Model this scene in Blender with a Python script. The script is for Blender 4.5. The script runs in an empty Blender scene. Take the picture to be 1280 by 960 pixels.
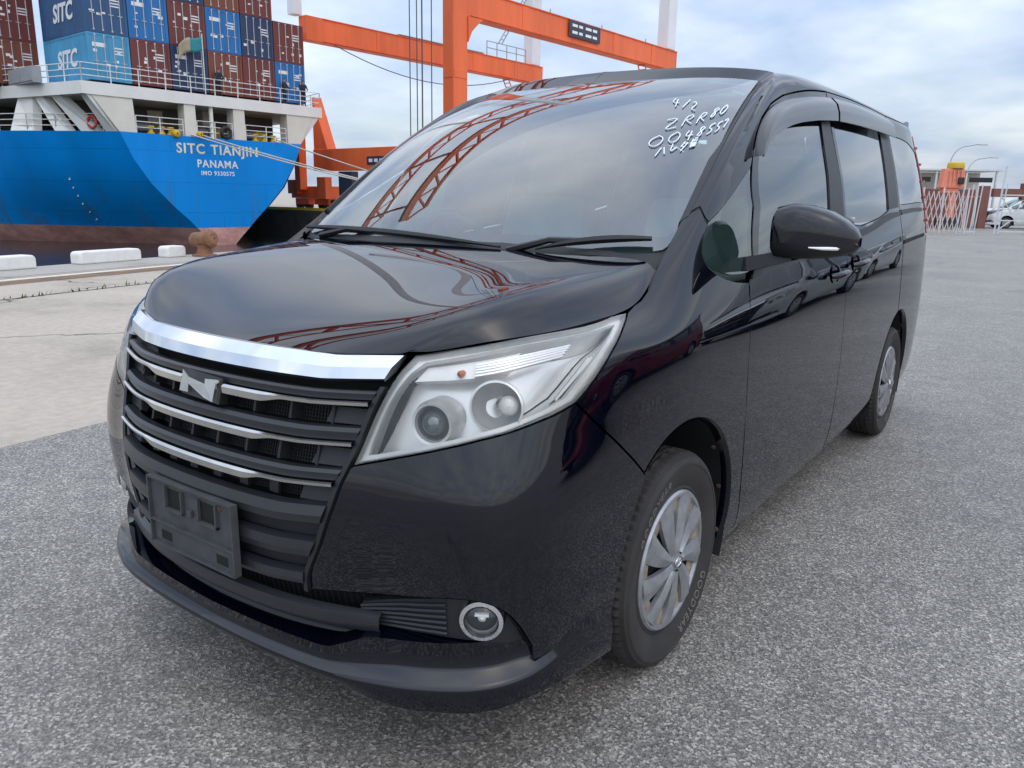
import bpy, math, random
import numpy as np
from mathutils import Vector, Matrix
from mathutils.geometry import delaunay_2d_cdt
random.seed(7); RNG = np.random.default_rng(7)
SC = bpy.context.scene
COL = SC.collection
R = math.radians
# ---------------------------------------------------------------- camera
# x = across the minivan (its left side is +), y = towards its rear, z up; metres
cam_data = bpy.data.cameras.new('camera'); cam = bpy.data.objects.new('camera', cam_data); COL.objects.link(cam)
cam_data.sensor_width = 36.0; cam_data.lens = 27.69; cam_data.clip_start = 0.05; cam_data.clip_end = 3000
_yaw, _pitch, _roll = -0.623, 0.233, 0.016
_fw = Vector((math.sin(_yaw)*math.cos(_pitch), math.cos(_yaw)*math.cos(_pitch), -math.sin(_pitch)))
_rt = Vector((math.cos(_yaw), -math.sin(_yaw), 0)); _up = _rt.cross(_fw)
_r2 = _rt*math.cos(_roll)+_up*math.sin(_roll); _u2 = -_rt*math.sin(_roll)+_up*math.cos(_roll)
_m = Matrix((_r2, _u2, -_fw)).transposed().to_4x4(); _m.translation = (1.643, -1.053, 1.297)
cam.matrix_world = _m
SC.camera = cam
# ---------------------------------------------------------------- sky and sun
SUN_EL, SUN_AZ = R(52), R(118)          # azimuth measured from +y towards +x
world = bpy.data.worlds.new('World'); SC.world = world; world.use_nodes = True
wn = world.node_tree.nodes; wl = world.node_tree.links; wn.clear()
def wnode(t, **k):
    n = wn.new(t)
    for a, b in k.items(): setattr(n, a, b)
    return n
w_out = wnode('ShaderNodeOutputWorld'); w_bg = wnode('ShaderNodeBackground'); wl.new(w_bg.outputs[0], w_out.inputs[0])
w_sky = wnode('ShaderNodeTexSky', sky_type='NISHITA', sun_disc=False, sun_elevation=SUN_EL, sun_rotation=SUN_AZ, air_density=1.0, dust_density=2.0, ozone_density=1.6)
w_tc = wnode('ShaderNodeTexCoord'); w_sep = wnode('ShaderNodeSeparateXYZ'); wl.new(w_tc.outputs['Generated'], w_sep.inputs[0])
def wmath(op, a, b=None, clamp=False):
    n = wnode('ShaderNodeMath', operation=op, use_clamp=clamp)
    for k, v in enumerate((a, b)):
        if v is None: continue
        if hasattr(v, 'is_output'): wl.new(v, n.inputs[k])
        else: n.inputs[k].default_value = v
    return n.outputs[0]
_den = wmath('ADD', wmath('MAXIMUM', w_sep.outputs[2], 0.0), 0.22)
w_cmb = wnode('ShaderNodeCombineXYZ')
wl.new(wmath('DIVIDE', w_sep.outputs[0], _den), w_cmb.inputs[0]); wl.new(wmath('DIVIDE', w_sep.outputs[1], _den), w_cmb.inputs[1])
w_n1 = wnode('ShaderNodeTexNoise'); w_n1.inputs['Scale'].default_value = 0.85; w_n1.inputs['Detail'].default_value = 7; w_n1.inputs['Roughness'].default_value = 0.55; w_n1.inputs['Distortion'].default_value = 0.35
wl.new(w_cmb.outputs[0], w_n1.inputs['Vector'])
w_rmp = wnode('ShaderNodeValToRGB'); w_rmp.color_ramp.elements[0].position = 0.36; w_rmp.color_ramp.elements[1].position = 0.66
wl.new(w_n1.outputs[0], w_rmp.inputs[0])
w_n2 = wnode('ShaderNodeTexNoise'); w_n2.inputs['Scale'].default_value = 2.1; w_n2.inputs['Detail'].default_value = 5
wl.new(w_cmb.outputs[0], w_n2.inputs['Vector'])
w_cc = wnode('ShaderNodeMix', data_type='RGBA')
w_cc.inputs['A'].default_value = (3.5, 4.35, 6.0, 1); w_cc.inputs['B'].default_value = (6.6, 7.0, 7.5, 1)
w_r2 = wnode('ShaderNodeMapRange'); w_r2.inputs['From Min'].default_value = .34; w_r2.inputs['From Max'].default_value = .66; wl.new(w_n2.outputs[0], w_r2.inputs['Value'])
wl.new(w_r2.outputs[0], w_cc.inputs['Factor'])
# thin high haze everywhere, thicker cloud where the noise is high
w_fac = wmath('ADD', wmath('MULTIPLY', w_rmp.outputs[0], 0.50), 0.44, True)
w_mix = wnode('ShaderNodeMix', data_type='RGBA')
wl.new(w_fac, w_mix.inputs['Factor']); wl.new(w_sky.outputs[0], w_mix.inputs['A']); wl.new(w_cc.outputs['Result'], w_mix.inputs['B'])
# an overcast sky is brighter overhead than at the horizon
w_gr = wnode('ShaderNodeVectorMath', operation='SCALE'); wl.new(w_mix.outputs['Result'], w_gr.inputs[0])
wl.new(wmath('ADD', wmath('MULTIPLY', wmath('MAXIMUM', w_sep.outputs[2], 0.0), 1.3), 1.0), w_gr.inputs['Scale'])
wl.new(w_gr.outputs[0], w_bg.inputs[0]); w_bg.inputs[1].default_value = 0.10
sun_d = bpy.data.lights.new('sun', 'SUN'); sun_d.energy = .5; sun_d.angle = R(165); sun_d.color = (1, .99, .97)
sun = bpy.data.objects.new('sun', sun_d); COL.objects.link(sun)
_sd = Vector((math.sin(SUN_AZ)*math.cos(SUN_EL), math.cos(SUN_AZ)*math.cos(SUN_EL), math.sin(SUN_EL)))
sun.rotation_euler = (-_sd).to_track_quat('-Z', 'Y').to_euler()
SC.view_settings.view_transform = 'Standard'; SC.view_settings.look = 'None'; SC.view_settings.exposure = 0.45; SC.view_settings.gamma = 1.0
SC.view_settings.use_curve_mapping = False
SC.cycles.max_bounces = 10; SC.cycles.transparent_max_bounces = 16; SC.cycles.glossy_bounces = 6
SC.cycles.use_denoising = True
SC.cycles.caustics_reflective = False; SC.cycles.caustics_refractive = False
# ---------------------------------------------------------------- materials
MATS = {}
def nodes(name):
    m = bpy.data.materials.new(name); m.use_nodes = True; MATS[name] = m
    return m, m.node_tree.nodes, m.node_tree.links, m.node_tree.nodes['Principled BSDF']
def setp(b, base=None, rough=None, metal=None, coat=None, coat_rough=None, spec=None, trans=None, ior=None, emit=None, estr=None, sheen=None):
    if base is not None: b.inputs['Base Color'].default_value = (*base, 1)
    for k, v in (('Roughness', rough), ('Metallic', metal), ('Coat Weight', coat), ('Coat Roughness', coat_rough), ('Specular IOR Level', spec), ('Transmission Weight', trans), ('IOR', ior), ('Emission Strength', estr)):
        if v is not None: b.inputs[k].default_value = v
    if emit is not None: b.inputs['Emission Color'].default_value = (*emit, 1)
def noise(n, l, scale, detail=4, rough=.55, coord='Object', vec=None, stretch=None):
    t = n.new('ShaderNodeTexNoise'); t.inputs['Scale'].default_value = scale; t.inputs['Detail'].default_value = detail; t.inputs['Roughness'].default_value = rough
    if vec is None:
        c = n.new('ShaderNodeTexCoord'); vec = c.outputs[coord]
    if stretch:
        mp = n.new('ShaderNodeMapping'); mp.inputs['Scale'].default_value = stretch; l.new(vec, mp.inputs[0]); vec = mp.outputs[0]
    l.new(vec, t.inputs['Vector'])
    return t.outputs[0]
def ramp(n, l, fac, stops):
    r = n.new('ShaderNodeValToRGB'); e = r.color_ramp.elements
    while len(e) > len(stops): e.remove(e[-1])
    while len(e) < len(stops): e.new(1)
    for k, (p, c) in enumerate(stops):
        e[k].position = p; e[k].color = (*c, 1) if len(c) == 3 else c
    l.new(fac, r.inputs[0]); return r.outputs[0]
def bump(n, l, b, h, strength=.3, dist=.01):
    x = n.new('ShaderNodeBump'); x.inputs['Strength'].default_value = strength; x.inputs['Distance'].default_value = dist
    l.new(h, x.inputs['Height']); l.new(x.outputs[0], b.inputs['Normal']); return x
def mixc(n, l, f, a, b, mode='MIX'):
    x = n.new('ShaderNodeMix'); x.data_type = 'RGBA'; x.blend_type = mode
    for k, v in (('Factor', f), ('A', a), ('B', b)):
        if hasattr(v, 'is_output'): l.new(v, x.inputs[k])
        else: x.inputs[k].default_value = v if k == 'Factor' else (*v, 1)
    return x.outputs['Result']
def g3(v): return (v, v, v)
def simple(name, base, rough=.5, metal=0., coat=0., var=.0, vscale=6., bmp=0., bscale=40., spec=.5, coord='Object', stretch=None):
    m, n, l, b = nodes(name); setp(b, base, rough, metal, coat, .03, spec)
    if var:
        f = noise(n, l, vscale, 6, .6, coord, stretch=stretch)
        c = ramp(n, l, f, [(.25, tuple(x*(1-var) for x in base)), (.75, tuple(min(1, x*(1+var)) for x in base))])
        l.new(c, b.inputs['Base Color'])
    if bmp: bump(n, l, b, noise(n, l, bscale, 3, .6, coord), bmp, .005)
    return m
def paint(name, base, dust=.02, lower=True):
    m, n, l, b = nodes(name); setp(b, base, .5, 0, 1.0, .02, .0); b.inputs['Coat IOR'].default_value = 1.56
    f = noise(n, l, 2.3, 6, .65); d = noise(n, l, 420, 2, .7)
    sp = ramp(n, l, d, [(.70, g3(0)), (.76, g3(1))])
    x = n.new('ShaderNodeMath'); x.operation = 'MULTIPLY'; l.new(sp, x.inputs[0]); l.new(ramp(n, l, f, [(.45, g3(0)), (.8, g3(1))]), x.inputs[1])
    y = n.new('ShaderNodeMath'); y.operation = 'MULTIPLY'; l.new(x.outputs[0], y.inputs[0]); y.inputs[1].default_value = .30
    l.new(mixc(n, l, y.outputs[0], base, (.16, .15, .13)), b.inputs['Base Color'])
    r = ramp(n, l, f, [(.3, g3(.002)), (.8, g3(.010))]); l.new(r, b.inputs['Coat Roughness'])
    return m
def thin_glass(name, tint, ior=1.55, rough=.0, sky_veil=.0):
    m, n, l, b = nodes(name); n.remove(b)
    out = n['Material Output']; tr = n.new('ShaderNodeBsdfTransparent'); tr.inputs[0].default_value = (*tint, 1)
    gl = n.new('ShaderNodeBsdfGlossy'); gl.inputs['Roughness'].default_value = rough; gl.inputs[0].default_value = (1, 1, 1, 1)
    fr = n.new('ShaderNodeFresnel'); fr.inputs[0].default_value = ior
    # both faces of a pane reflect: 2F/(1+F)
    a = n.new('ShaderNodeMath'); a.operation = 'ADD'; l.new(fr.outputs[0], a.inputs[0]); a.inputs[1].default_value = 1
    d = n.new('ShaderNodeMath'); d.operation = 'DIVIDE'; l.new(fr.outputs[0], d.inputs[0]); l.new(a.outputs[0], d.inputs[1])
    e = n.new('ShaderNodeMath'); e.operation = 'MULTIPLY'; l.new(d.outputs[0], e.inputs[0]); e.inputs[1].default_value = 2
    mx = n.new('ShaderNodeMixShader'); l.new(e.outputs[0], mx.inputs[0]); l.new(tr.outputs[0], mx.inputs[1]); l.new(gl.outputs[0], mx.inputs[2])
    if sky_veil:
        df = n.new('ShaderNodeBsdfDiffuse'); df.inputs[0].default_value = (.30, .48, .52, 1)  # teal diffuse veil painted in to brighten the glass like reflected sky
        f = ramp(n, l, noise(n, l, 3.0, 5, .6), [(.35, g3(sky_veil*.3)), (.75, g3(sky_veil))])
        m2 = n.new('ShaderNodeMixShader'); l.new(f, m2.inputs[0]); l.new(mx.outputs[0], m2.inputs[1]); l.new(df.outputs[0], m2.inputs[2])
        l.new(m2.outputs[0], out.inputs[0])
    else: l.new(mx.outputs[0], out.inputs[0])
    return m
paint('paint_black', (.0010, .0015, .0055))
paint('paint_red', (.22, .008, .012)); paint('paint_silver', (.42, .43, .44)); paint('paint_white', (.75, .76, .76))
simple('plastic_black', (.018, .019, .021), .55, var=.25, vscale=18, bmp=.15, bscale=500)
simple('grille_grey', (.022, .023, .027), .34, var=.15, vscale=12)
simple('trim_dark', (.009, .0095, .011), .45)
simple('void_black', (.0025, .0025, .003), .8)
simple('chrome', (.80, .81, .83), .07, 1.0, var=.05, vscale=14)
simple('chrome_satin', (.60, .59, .57), .22, 1.0, var=.12, vscale=20)
simple('reflector', (.95, .945, .92), .28, .35)
simple('lamp_silver', (.90, .89, .86), .4, .12, var=.08, vscale=30)
simple('rubber', (.030, .027, .025), .75, var=.35, vscale=9, bmp=.25, bscale=220)
simple('rubber_text', (.16, .145, .13), .7)
simple('hubcap_silver', (.36, .365, .38), .34, .6, var=.22, vscale=30)
simple('rust_stain', (.30, .235, .165), .8, var=.45, vscale=40)
simple('rusty_clip', (.10, .06, .035), .8, var=.4, vscale=60)
simple('steel_dark', (.035, .033, .032), .6, .3)
simple('frit_black', (.012, .013, .015), .35)
simple('cabin_grey', (.26, .25, .235), .8, var=.15, vscale=12)
simple('cabin_dark', (.075, .075, .078), .8, var=.2, vscale=12)
simple('lamp_orange', (.75, .20, .03), .35)
simple('lamp_red', (.42, .05, .05), .2, coat=1.)
simple('chalk_white', (.80, .88, .90), .8)
thin_glass('glass_windshield', (.55, .80, .76), 1.80, 0, .035)
thin_glass('glass_front', (.42, .58, .54), 1.48, 0, .010)
thin_glass('glass_privacy', (.05, .055, .06), 1.5, 0, .006)
thin_glass('lens_clear', (.96, .96, .95), 1.38, 0, .02)
thin_glass('visor_smoke', (.20, .20, .20), 1.6, .04, .22)
# ---------------------------------------------------------------- object helpers
def tag(o, label=None, cat=None, group=None, kind=None):
    for k, v in (('label', label), ('category', cat), ('group', group), ('kind', kind)):
        if v: o[k] = v
    return o
def empty(name, loc=(0, 0, 0), rz=0., **k):
    o = bpy.data.objects.new(name, None); COL.objects.link(o); o.location = loc; o.rotation_euler = (0, 0, rz); o.empty_display_size = .2
    return tag(o, **k)
def link(name, me, mat=None, parent=None, **k):
    o = bpy.data.objects.new(name, me); COL.objects.link(o)
    if mat:
        for m in (mat if isinstance(mat, (list, tuple)) else [mat]): me.materials.append(MATS[m])
    if parent: o.parent = parent
    return tag(o, **k)
class MB:
    """collects shapes into one mesh"""
    def __init__(s): s.v = []; s.f = []; s.mi = []
    def add(s, v, f, mi=0):
        o = len(s.v); s.v += [tuple(map(float, p)) for p in v]; s.f += [[o+i for i in q] for q in f]; s.mi += [mi]*len(f); return s
    def box(s, c, d, rot=None, mi=0, taper=1.0):
        x, y, z = d[0]/2, d[1]/2, d[2]/2
        P = [Vector((a*x*(taper if e > 0 else 1), b*y*(taper if e > 0 else 1), e*z)) for e in (-1, 1) for a, b in ((-1, -1), (1, -1), (1, 1), (-1, 1))]
        if rot is not None: P = [rot @ p for p in P]
        P = [p+Vector(c) for p in P]
        return s.add(P, [(3, 2, 1, 0), (4, 5, 6, 7), (0, 1, 5, 4), (1, 2, 6, 5), (2, 3, 7, 6), (3, 0, 4, 7)], mi)
    def bx(s, x0, x1, y0, y1, z0, z1, mi=0): return s.box(((x0+x1)/2, (y0+y1)/2, (z0+z1)/2), (abs(x1-x0), abs(y1-y0), abs(z1-z0)), None, mi)
    def bar(s, a, b, w, h=None, mi=0, up=(0, 0, 1)):
        a = Vector(a); b = Vector(b); d = b-a; L = d.length; d.normalize(); u = Vector(up)
        if abs(d.dot(u)) > .98: u = Vector((1, 0, 0))
        x = d.cross(u).normalized(); z = x.cross(d); M = Matrix((x, d, z)).transposed()
        return s.box((a+b)/2, (w, L, h or w), M, mi)
    def tube(s, pts, r, n=8, mi=0, caps=True, closed=False):
        pts = [Vector(p) for p in pts]; N = len(pts); rr = r if hasattr(r, '__len__') else [r]*N
        V = []; F = []; prev = None
        for i, p in enumerate(pts):
            t = (pts[(i+1) % N if closed else min(i+1, N-1)]-pts[(i-1) % N if closed else max(i-1, 0)]).normalized()
            if prev is None:
                u = Vector((0, 0, 1)) if abs(t.z) < .9 else Vector((1, 0, 0)); x = t.cross(u).normalized()
            else: x = (prev-t*prev.dot(t)).normalized()
            prev = x; y = t.cross(x)
            V += [p+(x*math.cos(2*math.pi*k/n)+y*math.sin(2*math.pi*k/n))*rr[i] for k in range(n)]
        M = N if closed else N-1
        for i in range(M):
            for k in range(n):
                a = i*n+k; b = i*n+(k+1) % n; c = ((i+1) % N)*n+(k+1) % n; d = ((i+1) % N)*n+k; F.append((a, b, c, d))
        if caps and not closed: F += [tuple(range(n-1, -1, -1)), tuple((N-1)*n+k for k in range(n))]
        return s.add(V, F, mi)
    def lathe(s, prof, n=32, M=None, mi=0, cap=False, loc=None):
        """prof: (radius, height) pairs turned about local z"""
        V = []; F = []; m = len(prof)
        for r, h in prof: V += [Vector((r*math.cos(2*math.pi*k/n), r*math.sin(2*math.pi*k/n), h)) for k in range(n)]
        for i in range(m-1):
            for k in range(n): F.append((i*n+k, i*n+(k+1) % n, (i+1)*n+(k+1) % n, (i+1)*n+k))
        if cap: F += [tuple(range(n-1, -1, -1)), tuple((m-1)*n+k for k in range(n))]
        if M is not None: V = [M @ p for p in V]
        if loc is not None: V = [p+Vector(loc) for p in V]
        return s.add(V, F, mi)
    def prism(s, poly, h, M=None, mi=0, loc=(0, 0, 0)):
        n = len(poly); V = [Vector((x, y, 0)) for x, y in poly]+[Vector((x, y, h)) for x, y in poly]
        if M is not None: V = [M @ p for p in V]
        V = [p+Vector(loc) for p in V]
        return s.add(V, [tuple(range(n-1, -1, -1)), tuple(range(n, 2*n))]+[(k, (k+1) % n, n+(k+1) % n, n+k) for k in range(n)], mi)
    def grid(s, P, mi=0, closed_u=False):
        """P[i][j] points"""
        ni, nj = len(P), len(P[0]); V = [p for r in P for p in r]; F = []
        for i in range(ni-1):
            for j in range(nj if closed_u else nj-1): F.append((i*nj+j, i*nj+(j+1) % nj, (i+1)*nj+(j+1) % nj, (i+1)*nj+j))
        return s.add(V, F, mi)
    def mesh(s, name, smooth=None):
        me = bpy.data.meshes.new(name); me.from_pydata(s.v, [], s.f)
        me.polygons.foreach_set('material_index', s.mi)
        if smooth:
            me.polygons.foreach_set('use_smooth', [True]*len(me.polygons)); me.update(); me.set_sharp_from_angle(angle=R(smooth))
        me.update(); return me
    def build(s, name, mat, parent=None, smooth=None, bevel=0., **k):
        o = link(name, s.mesh(name, smooth), mat, parent, **k)
        if bevel:
            b = o.modifiers.new('bevel', 'BEVEL'); b.width = bevel; b.segments = 2; b.limit_method = 'ANGLE'; b.angle_limit = R(40)
        return o
def flip_check(me): pass
def axis_to(d, up=(0, 0, 1)):
    """matrix turning local z onto direction d"""
    return Vector(d).to_track_quat('Z', 'Y').to_matrix()
def copy_tree(o, parent=None, swap=None):
    c = o.copy(); COL.objects.link(c); c.parent = parent
    if swap and c.type == 'MESH':
        for k, sl in enumerate(c.material_slots):
            nm = sl.material.name if sl.material else ''
            if nm in swap:
                sl.link = 'OBJECT'; sl.material = MATS[swap[nm]]
    for ch in o.children: copy_tree(ch, c, swap)
    return c
def text_mesh(txt, size=1., extrude=.0, res=3, spacing=1., bold=0.):
    cu = bpy.data.curves.new('txt', 'FONT'); cu.body = txt; cu.size = size; cu.extrude = extrude; cu.resolution_u = res; cu.align_x = 'CENTER'; cu.space_character = spacing; cu.offset = bold
    ob = bpy.data.objects.new('txt', cu); COL.objects.link(ob)
    dg = bpy.context.evaluated_depsgraph_get(); me = bpy.data.meshes.new_from_object(ob.evaluated_get(dg))
    bpy.data.objects.remove(ob); bpy.data.curves.remove(cu)
    return me

simple('bowl_grey', (.55, .55, .54), .4, .35)
simple('plastic_weathered', (.055, .057, .060), .65, var=.3, vscale=25, bmp=.2, bscale=300)
simple('grille_mesh_dark', (.020, .021, .024), .7, var=.5, vscale=300)
simple('visor_grey', (.030, .030, .032), .3, coat=.45, var=.25, vscale=5)
m, n, l, b = nodes('projector_glass'); setp(b, (.16, .18, .19), .03, .55, 1.0, .02)

# ---------------------------------------------------------------- minivan body surfaces
# ---- body control net : x lateral (car left +), y rearward, z up
V=[0,.15,.30,.45,.585,.71,.815,.905,.955,.978,.988,.992,.996,1,1,1,.998,.994,.984,.955,.86,.6,0]
U=[0,.004,.017,.046,.086,.113,.146,.198,.288,.430,.65,.87,1.1,1.5,2.3,3.2,3.72,4.12,4.4,4.56,4.65,4.68,4.69]
Bw=[1,1,1,1,1,1,1,.92,.75,.5,.25,0]+[0]*11
NS=len(V)
def row(n,w,zf,zs,rear=0.,zr=None):
    P=[]
    for i in range(NS):
        b=Bw[i]
        rb=max(0,(i-17)/5)
        z=zf*b+(zs if np.isscalar(zs) else np.interp(U[i],*zs))*(1-b)
        P.append([w*V[i],U[i]+n*b-rear*rb,z])
    return P
rows=[]
rows.append(row(.03,.800,.20,.20,.05))
rows.append(row(-.018,.828,.30,.30,.02))
rows.append(row(-.042,.842,.46,.47,.01))
rows.append(row(-.052,.849,.64,.66,.0))
_r4=row(-.018,.845,.79,([.5,1,4.7],[.805,.83,.90]),.0)
for _k,_c in {5:.985,6:.978,7:.975,8:.976,9:.982,10:.99}.items(): _r4[_k][0]*=_c
rows.append(_r4)
r5=row(.005,.838,.895,([.5,1,1.5,2.4,3.5,4.7],[.93,.945,.96,1.03,1.08,1.09]),.01)
r6=row(.06,.815,.960,([.5,1,1.5,2.4,3.5,3.9,4.7],[1.04,1.05,1.085,1.125,1.17,1.22,1.22]),.02)
# front corner roll-over of the two upper rows (fender top / hood edge)
ov5={4:(.492,.092,.898),5:(.592,.132,.906),6:(.680,.182,.916),7:(.742,.258,.926),8:(.784,.372,.936),9:(.806,.520,.945),10:(.822,.69,.951),11:(.832,.87,.952)}
ov6={3:(.37,.100,.962),4:(.480,.132,.966),5:(.575,.186,.983),6:(.645,.240,.998),7:(.695,.300,1.010),8:(.732,.40,1.0165),9:(.755,.56,1.027),10:(.757,.730,1.055),11:(.785,.90,1.085),12:(.803,1.1,1.085)}
for k,p in ov5.items(): r5[k]=list(p)
for k,p in ov6.items(): r6[k]=list(p)
rows+= [r5,r6]
IA=10   # first greenhouse station (windshield edge)
def G(pts):   # 13 points for stations 10..22
    return [[np.nan]*3]*IA+[list(p) for p in pts]
rows.append(G([(.716,.93,1.20),(.757,1.02,1.215),(.772,1.20,1.225),(.790,1.55,1.235),(.797,2.3,1.26),(.797,3.2,1.28),(.793,3.72,1.29),(.785,4.1,1.30),(.768,4.33,1.30),(.725,4.48,1.30),(.64,4.57,1.30),(.45,4.62,1.30),(0,4.65,1.30)]))
rows.append(G([(.680,1.22,1.37),(.716,1.31,1.39),(.733,1.44,1.395),(.750,1.68,1.40),(.766,2.3,1.41),(.767,3.2,1.42),(.762,3.72,1.42),(.755,4.1,1.42),(.737,4.32,1.42),(.69,4.47,1.42),(.61,4.55,1.42),(.43,4.6,1.42),(0,4.63,1.42)]))
rows.append(G([(.648,1.50,1.525),(.680,1.57,1.545),(.696,1.67,1.55),(.712,1.84,1.55),(.730,2.3,1.55),(.731,3.2,1.55),(.727,3.72,1.55),(.72,4.1,1.55),(.70,4.32,1.55),(.655,4.45,1.55),(.58,4.53,1.55),(.41,4.58,1.55),(0,4.61,1.55)]))
rows.append(G([(.618,1.74,1.648),(.645,1.79,1.668),(.658,1.87,1.672),(.673,2.0,1.675),(.690,2.35,1.675),(.692,3.2,1.675),(.688,3.72,1.675),(.68,4.1,1.67),(.66,4.31,1.67),(.615,4.43,1.67),(.54,4.51,1.67),(.38,4.55,1.67),(0,4.58,1.67)]))
rows.append(G([(.590,1.855,1.705),(.610,1.885,1.728),(.620,1.945,1.738),(.632,2.05,1.748),(.640,2.37,1.760),(.640,3.2,1.765),(.636,3.72,1.762),(.63,4.1,1.755),(.61,4.3,1.75),(.57,4.41,1.745),(.5,4.48,1.74),(.35,4.52,1.74),(0,4.54,1.74)]))
rows.append(G([(.46,1.80,1.738),(.472,1.83,1.764),(.478,1.89,1.776),(.485,2.02,1.787),(.49,2.37,1.803),(.49,3.2,1.808),(.488,3.72,1.805),(.48,4.1,1.795),(.47,4.28,1.788),(.44,4.38,1.783),(.38,4.44,1.778),(.26,4.47,1.775),(0,4.48,1.775)]))
rows.append(G([(.24,1.755,1.752),(.245,1.79,1.779),(.247,1.85,1.792),(.25,1.99,1.803),(.25,2.37,1.819),(.25,3.2,1.824),(.25,3.72,1.82),(.245,4.1,1.81),(.24,4.27,1.80),(.22,4.36,1.795),(.19,4.41,1.79),(.13,4.43,1.788),(0,4.44,1.788)]))
rows.append(G([(0,1.742,1.756),(0,1.78,1.783),(0,1.84,1.796),(0,1.98,1.807),(0,2.37,1.823),(0,3.2,1.828),(0,3.72,1.824),(0,4.1,1.814),(0,4.26,1.804),(0,4.35,1.799),(0,4.4,1.794),(0,4.42,1.792),(0,4.43,1.792)]))
_edge={7:((.728,.985,1.215),(.760,1.035,1.222),(.774,1.20,1.228)),8:((.706,1.205,1.378),(.736,1.265,1.392),(.745,1.40,1.398)),
9:((.677,1.455,1.532),(.702,1.51,1.546),(.711,1.615,1.551)),10:((.644,1.70,1.655),(.665,1.745,1.675),(.674,1.835,1.680)),11:((.604,1.838,1.700),(.622,1.876,1.722),(.634,1.945,1.735))}
for _j,_e in _edge.items():
    for _k in range(3): rows[_j][10+_k]=list(_e[_k])
NR=len(rows)
for j in range(7,NR):
    r=rows[j]
    for i,(kv,du) in {17:(1.008,.02),18:(1.022,.05),19:(1.045,.06),20:(1.06,.05),21:(1.05,.02)}.items():
        r[i]=[r[i][0]*kv,r[i][1]+du,r[i][2]]
    for i in (17,18,19,20): r[i][0]+=.012*(1 if j>=8 else .4)*(1 if j<12 else .5)
    if j>=11:
        zt={11:(1.700,1.717,1.732,1.752,1.771,1.776,1.772),12:(1.722,1.735,1.747,1.767,1.789,1.798,1.796),13:(1.730,1.742,1.754,1.775,1.797,1.806,1.803),14:(1.733,1.745,1.757,1.778,1.800,1.809,1.806)}[j]
        for i in range(IA,NS):
            k=i-IA; e=.012 if j==11 and k>=3 else 0.
            z=zt[k] if k<7 else zt[6]-(0,.012,.02,.026,.03,.033,.033)[k-6]
            r[i]=[r[i][0]+e,r[i][1],z]

# hood-side phantom rows so the front stations continue smoothly onto the hood
for j in range(7,NR):
    for i in range(IA):
        a=np.array(rows[6][i]);b=np.array(rows[5][i])
        k=j-6
        d=np.array([-.10*V[i],.10*(1-.6*V[i]),.012])
        rows[j][i]=list(a+d*k)
NET=np.array(rows,float)           # [row][station][3]
def pad(P,axis):
    P=np.moveaxis(P,axis,0)
    a=2*P[0]-P[1]; b=2*P[-1]-P[-2]
    return np.moveaxis(np.concatenate([a[None],P,b[None]]),0,axis)
def padsym(P):
    a=P[:,1:2]*np.array([-1,1,1]); b=P[:,-2:-1]*np.array([-1,1,1])
    return np.concatenate([a,P,b],1)
def knot_avg(P,axis):
    # one relaxation step so that the B-spline nearly interpolates the net
    return P
def bs(t):
    return np.array([(1-t)**3,3*t**3-6*t**2+4,-3*t**3+3*t**2+3*t+1,t**3])/6
def db(t):
    return np.array([-3*(1-t)**2,9*t**2-12*t,-9*t**2+6*t+3,3*t**2])/6
def interp_ctrl(P):
    Q=P.copy()
    for _ in range(2):
        E=pad(padsym(Q),0)
        S=(E[:-2]+4*E[1:-1]+E[2:])/6
        S=(S[:,:-2]+4*S[:,1:-1]+S[:,2:])/6
        Q=Q+(P-S)*.8
    return Q
CT=pad(padsym(interp_ctrl(NET)),0)
def surf(s,t):
    """s may be negative (right side). returns point and unit outward normal"""
    s=np.asarray(s,float);t=np.asarray(t,float)
    sg=np.where(s<0,-1.,1.); a=np.clip(np.abs(s),0,NS-1-1e-6); b=np.clip(t,0,NR-1-1e-6)
    i=a.astype(int);j=b.astype(int);fa=a-i;fb=b-j
    bu,du,bv,dv=bs(fa),db(fa),bs(fb),db(fb)
    p=0;ps=0;pt=0
    for m in range(4):
        for n in range(4):
            c=CT[j+n,i+m]
            p=p+(bu[m]*bv[n])[...,None]*c; ps=ps+(du[m]*bv[n])[...,None]*c; pt=pt+(bu[m]*dv[n])[...,None]*c
    nrm=np.cross(ps,pt); nrm/=np.linalg.norm(nrm,axis=-1,keepdims=True)+1e-12
    f=np.stack([sg,np.ones_like(sg),np.ones_like(sg)],-1)
    return p*f,nrm*f

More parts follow.
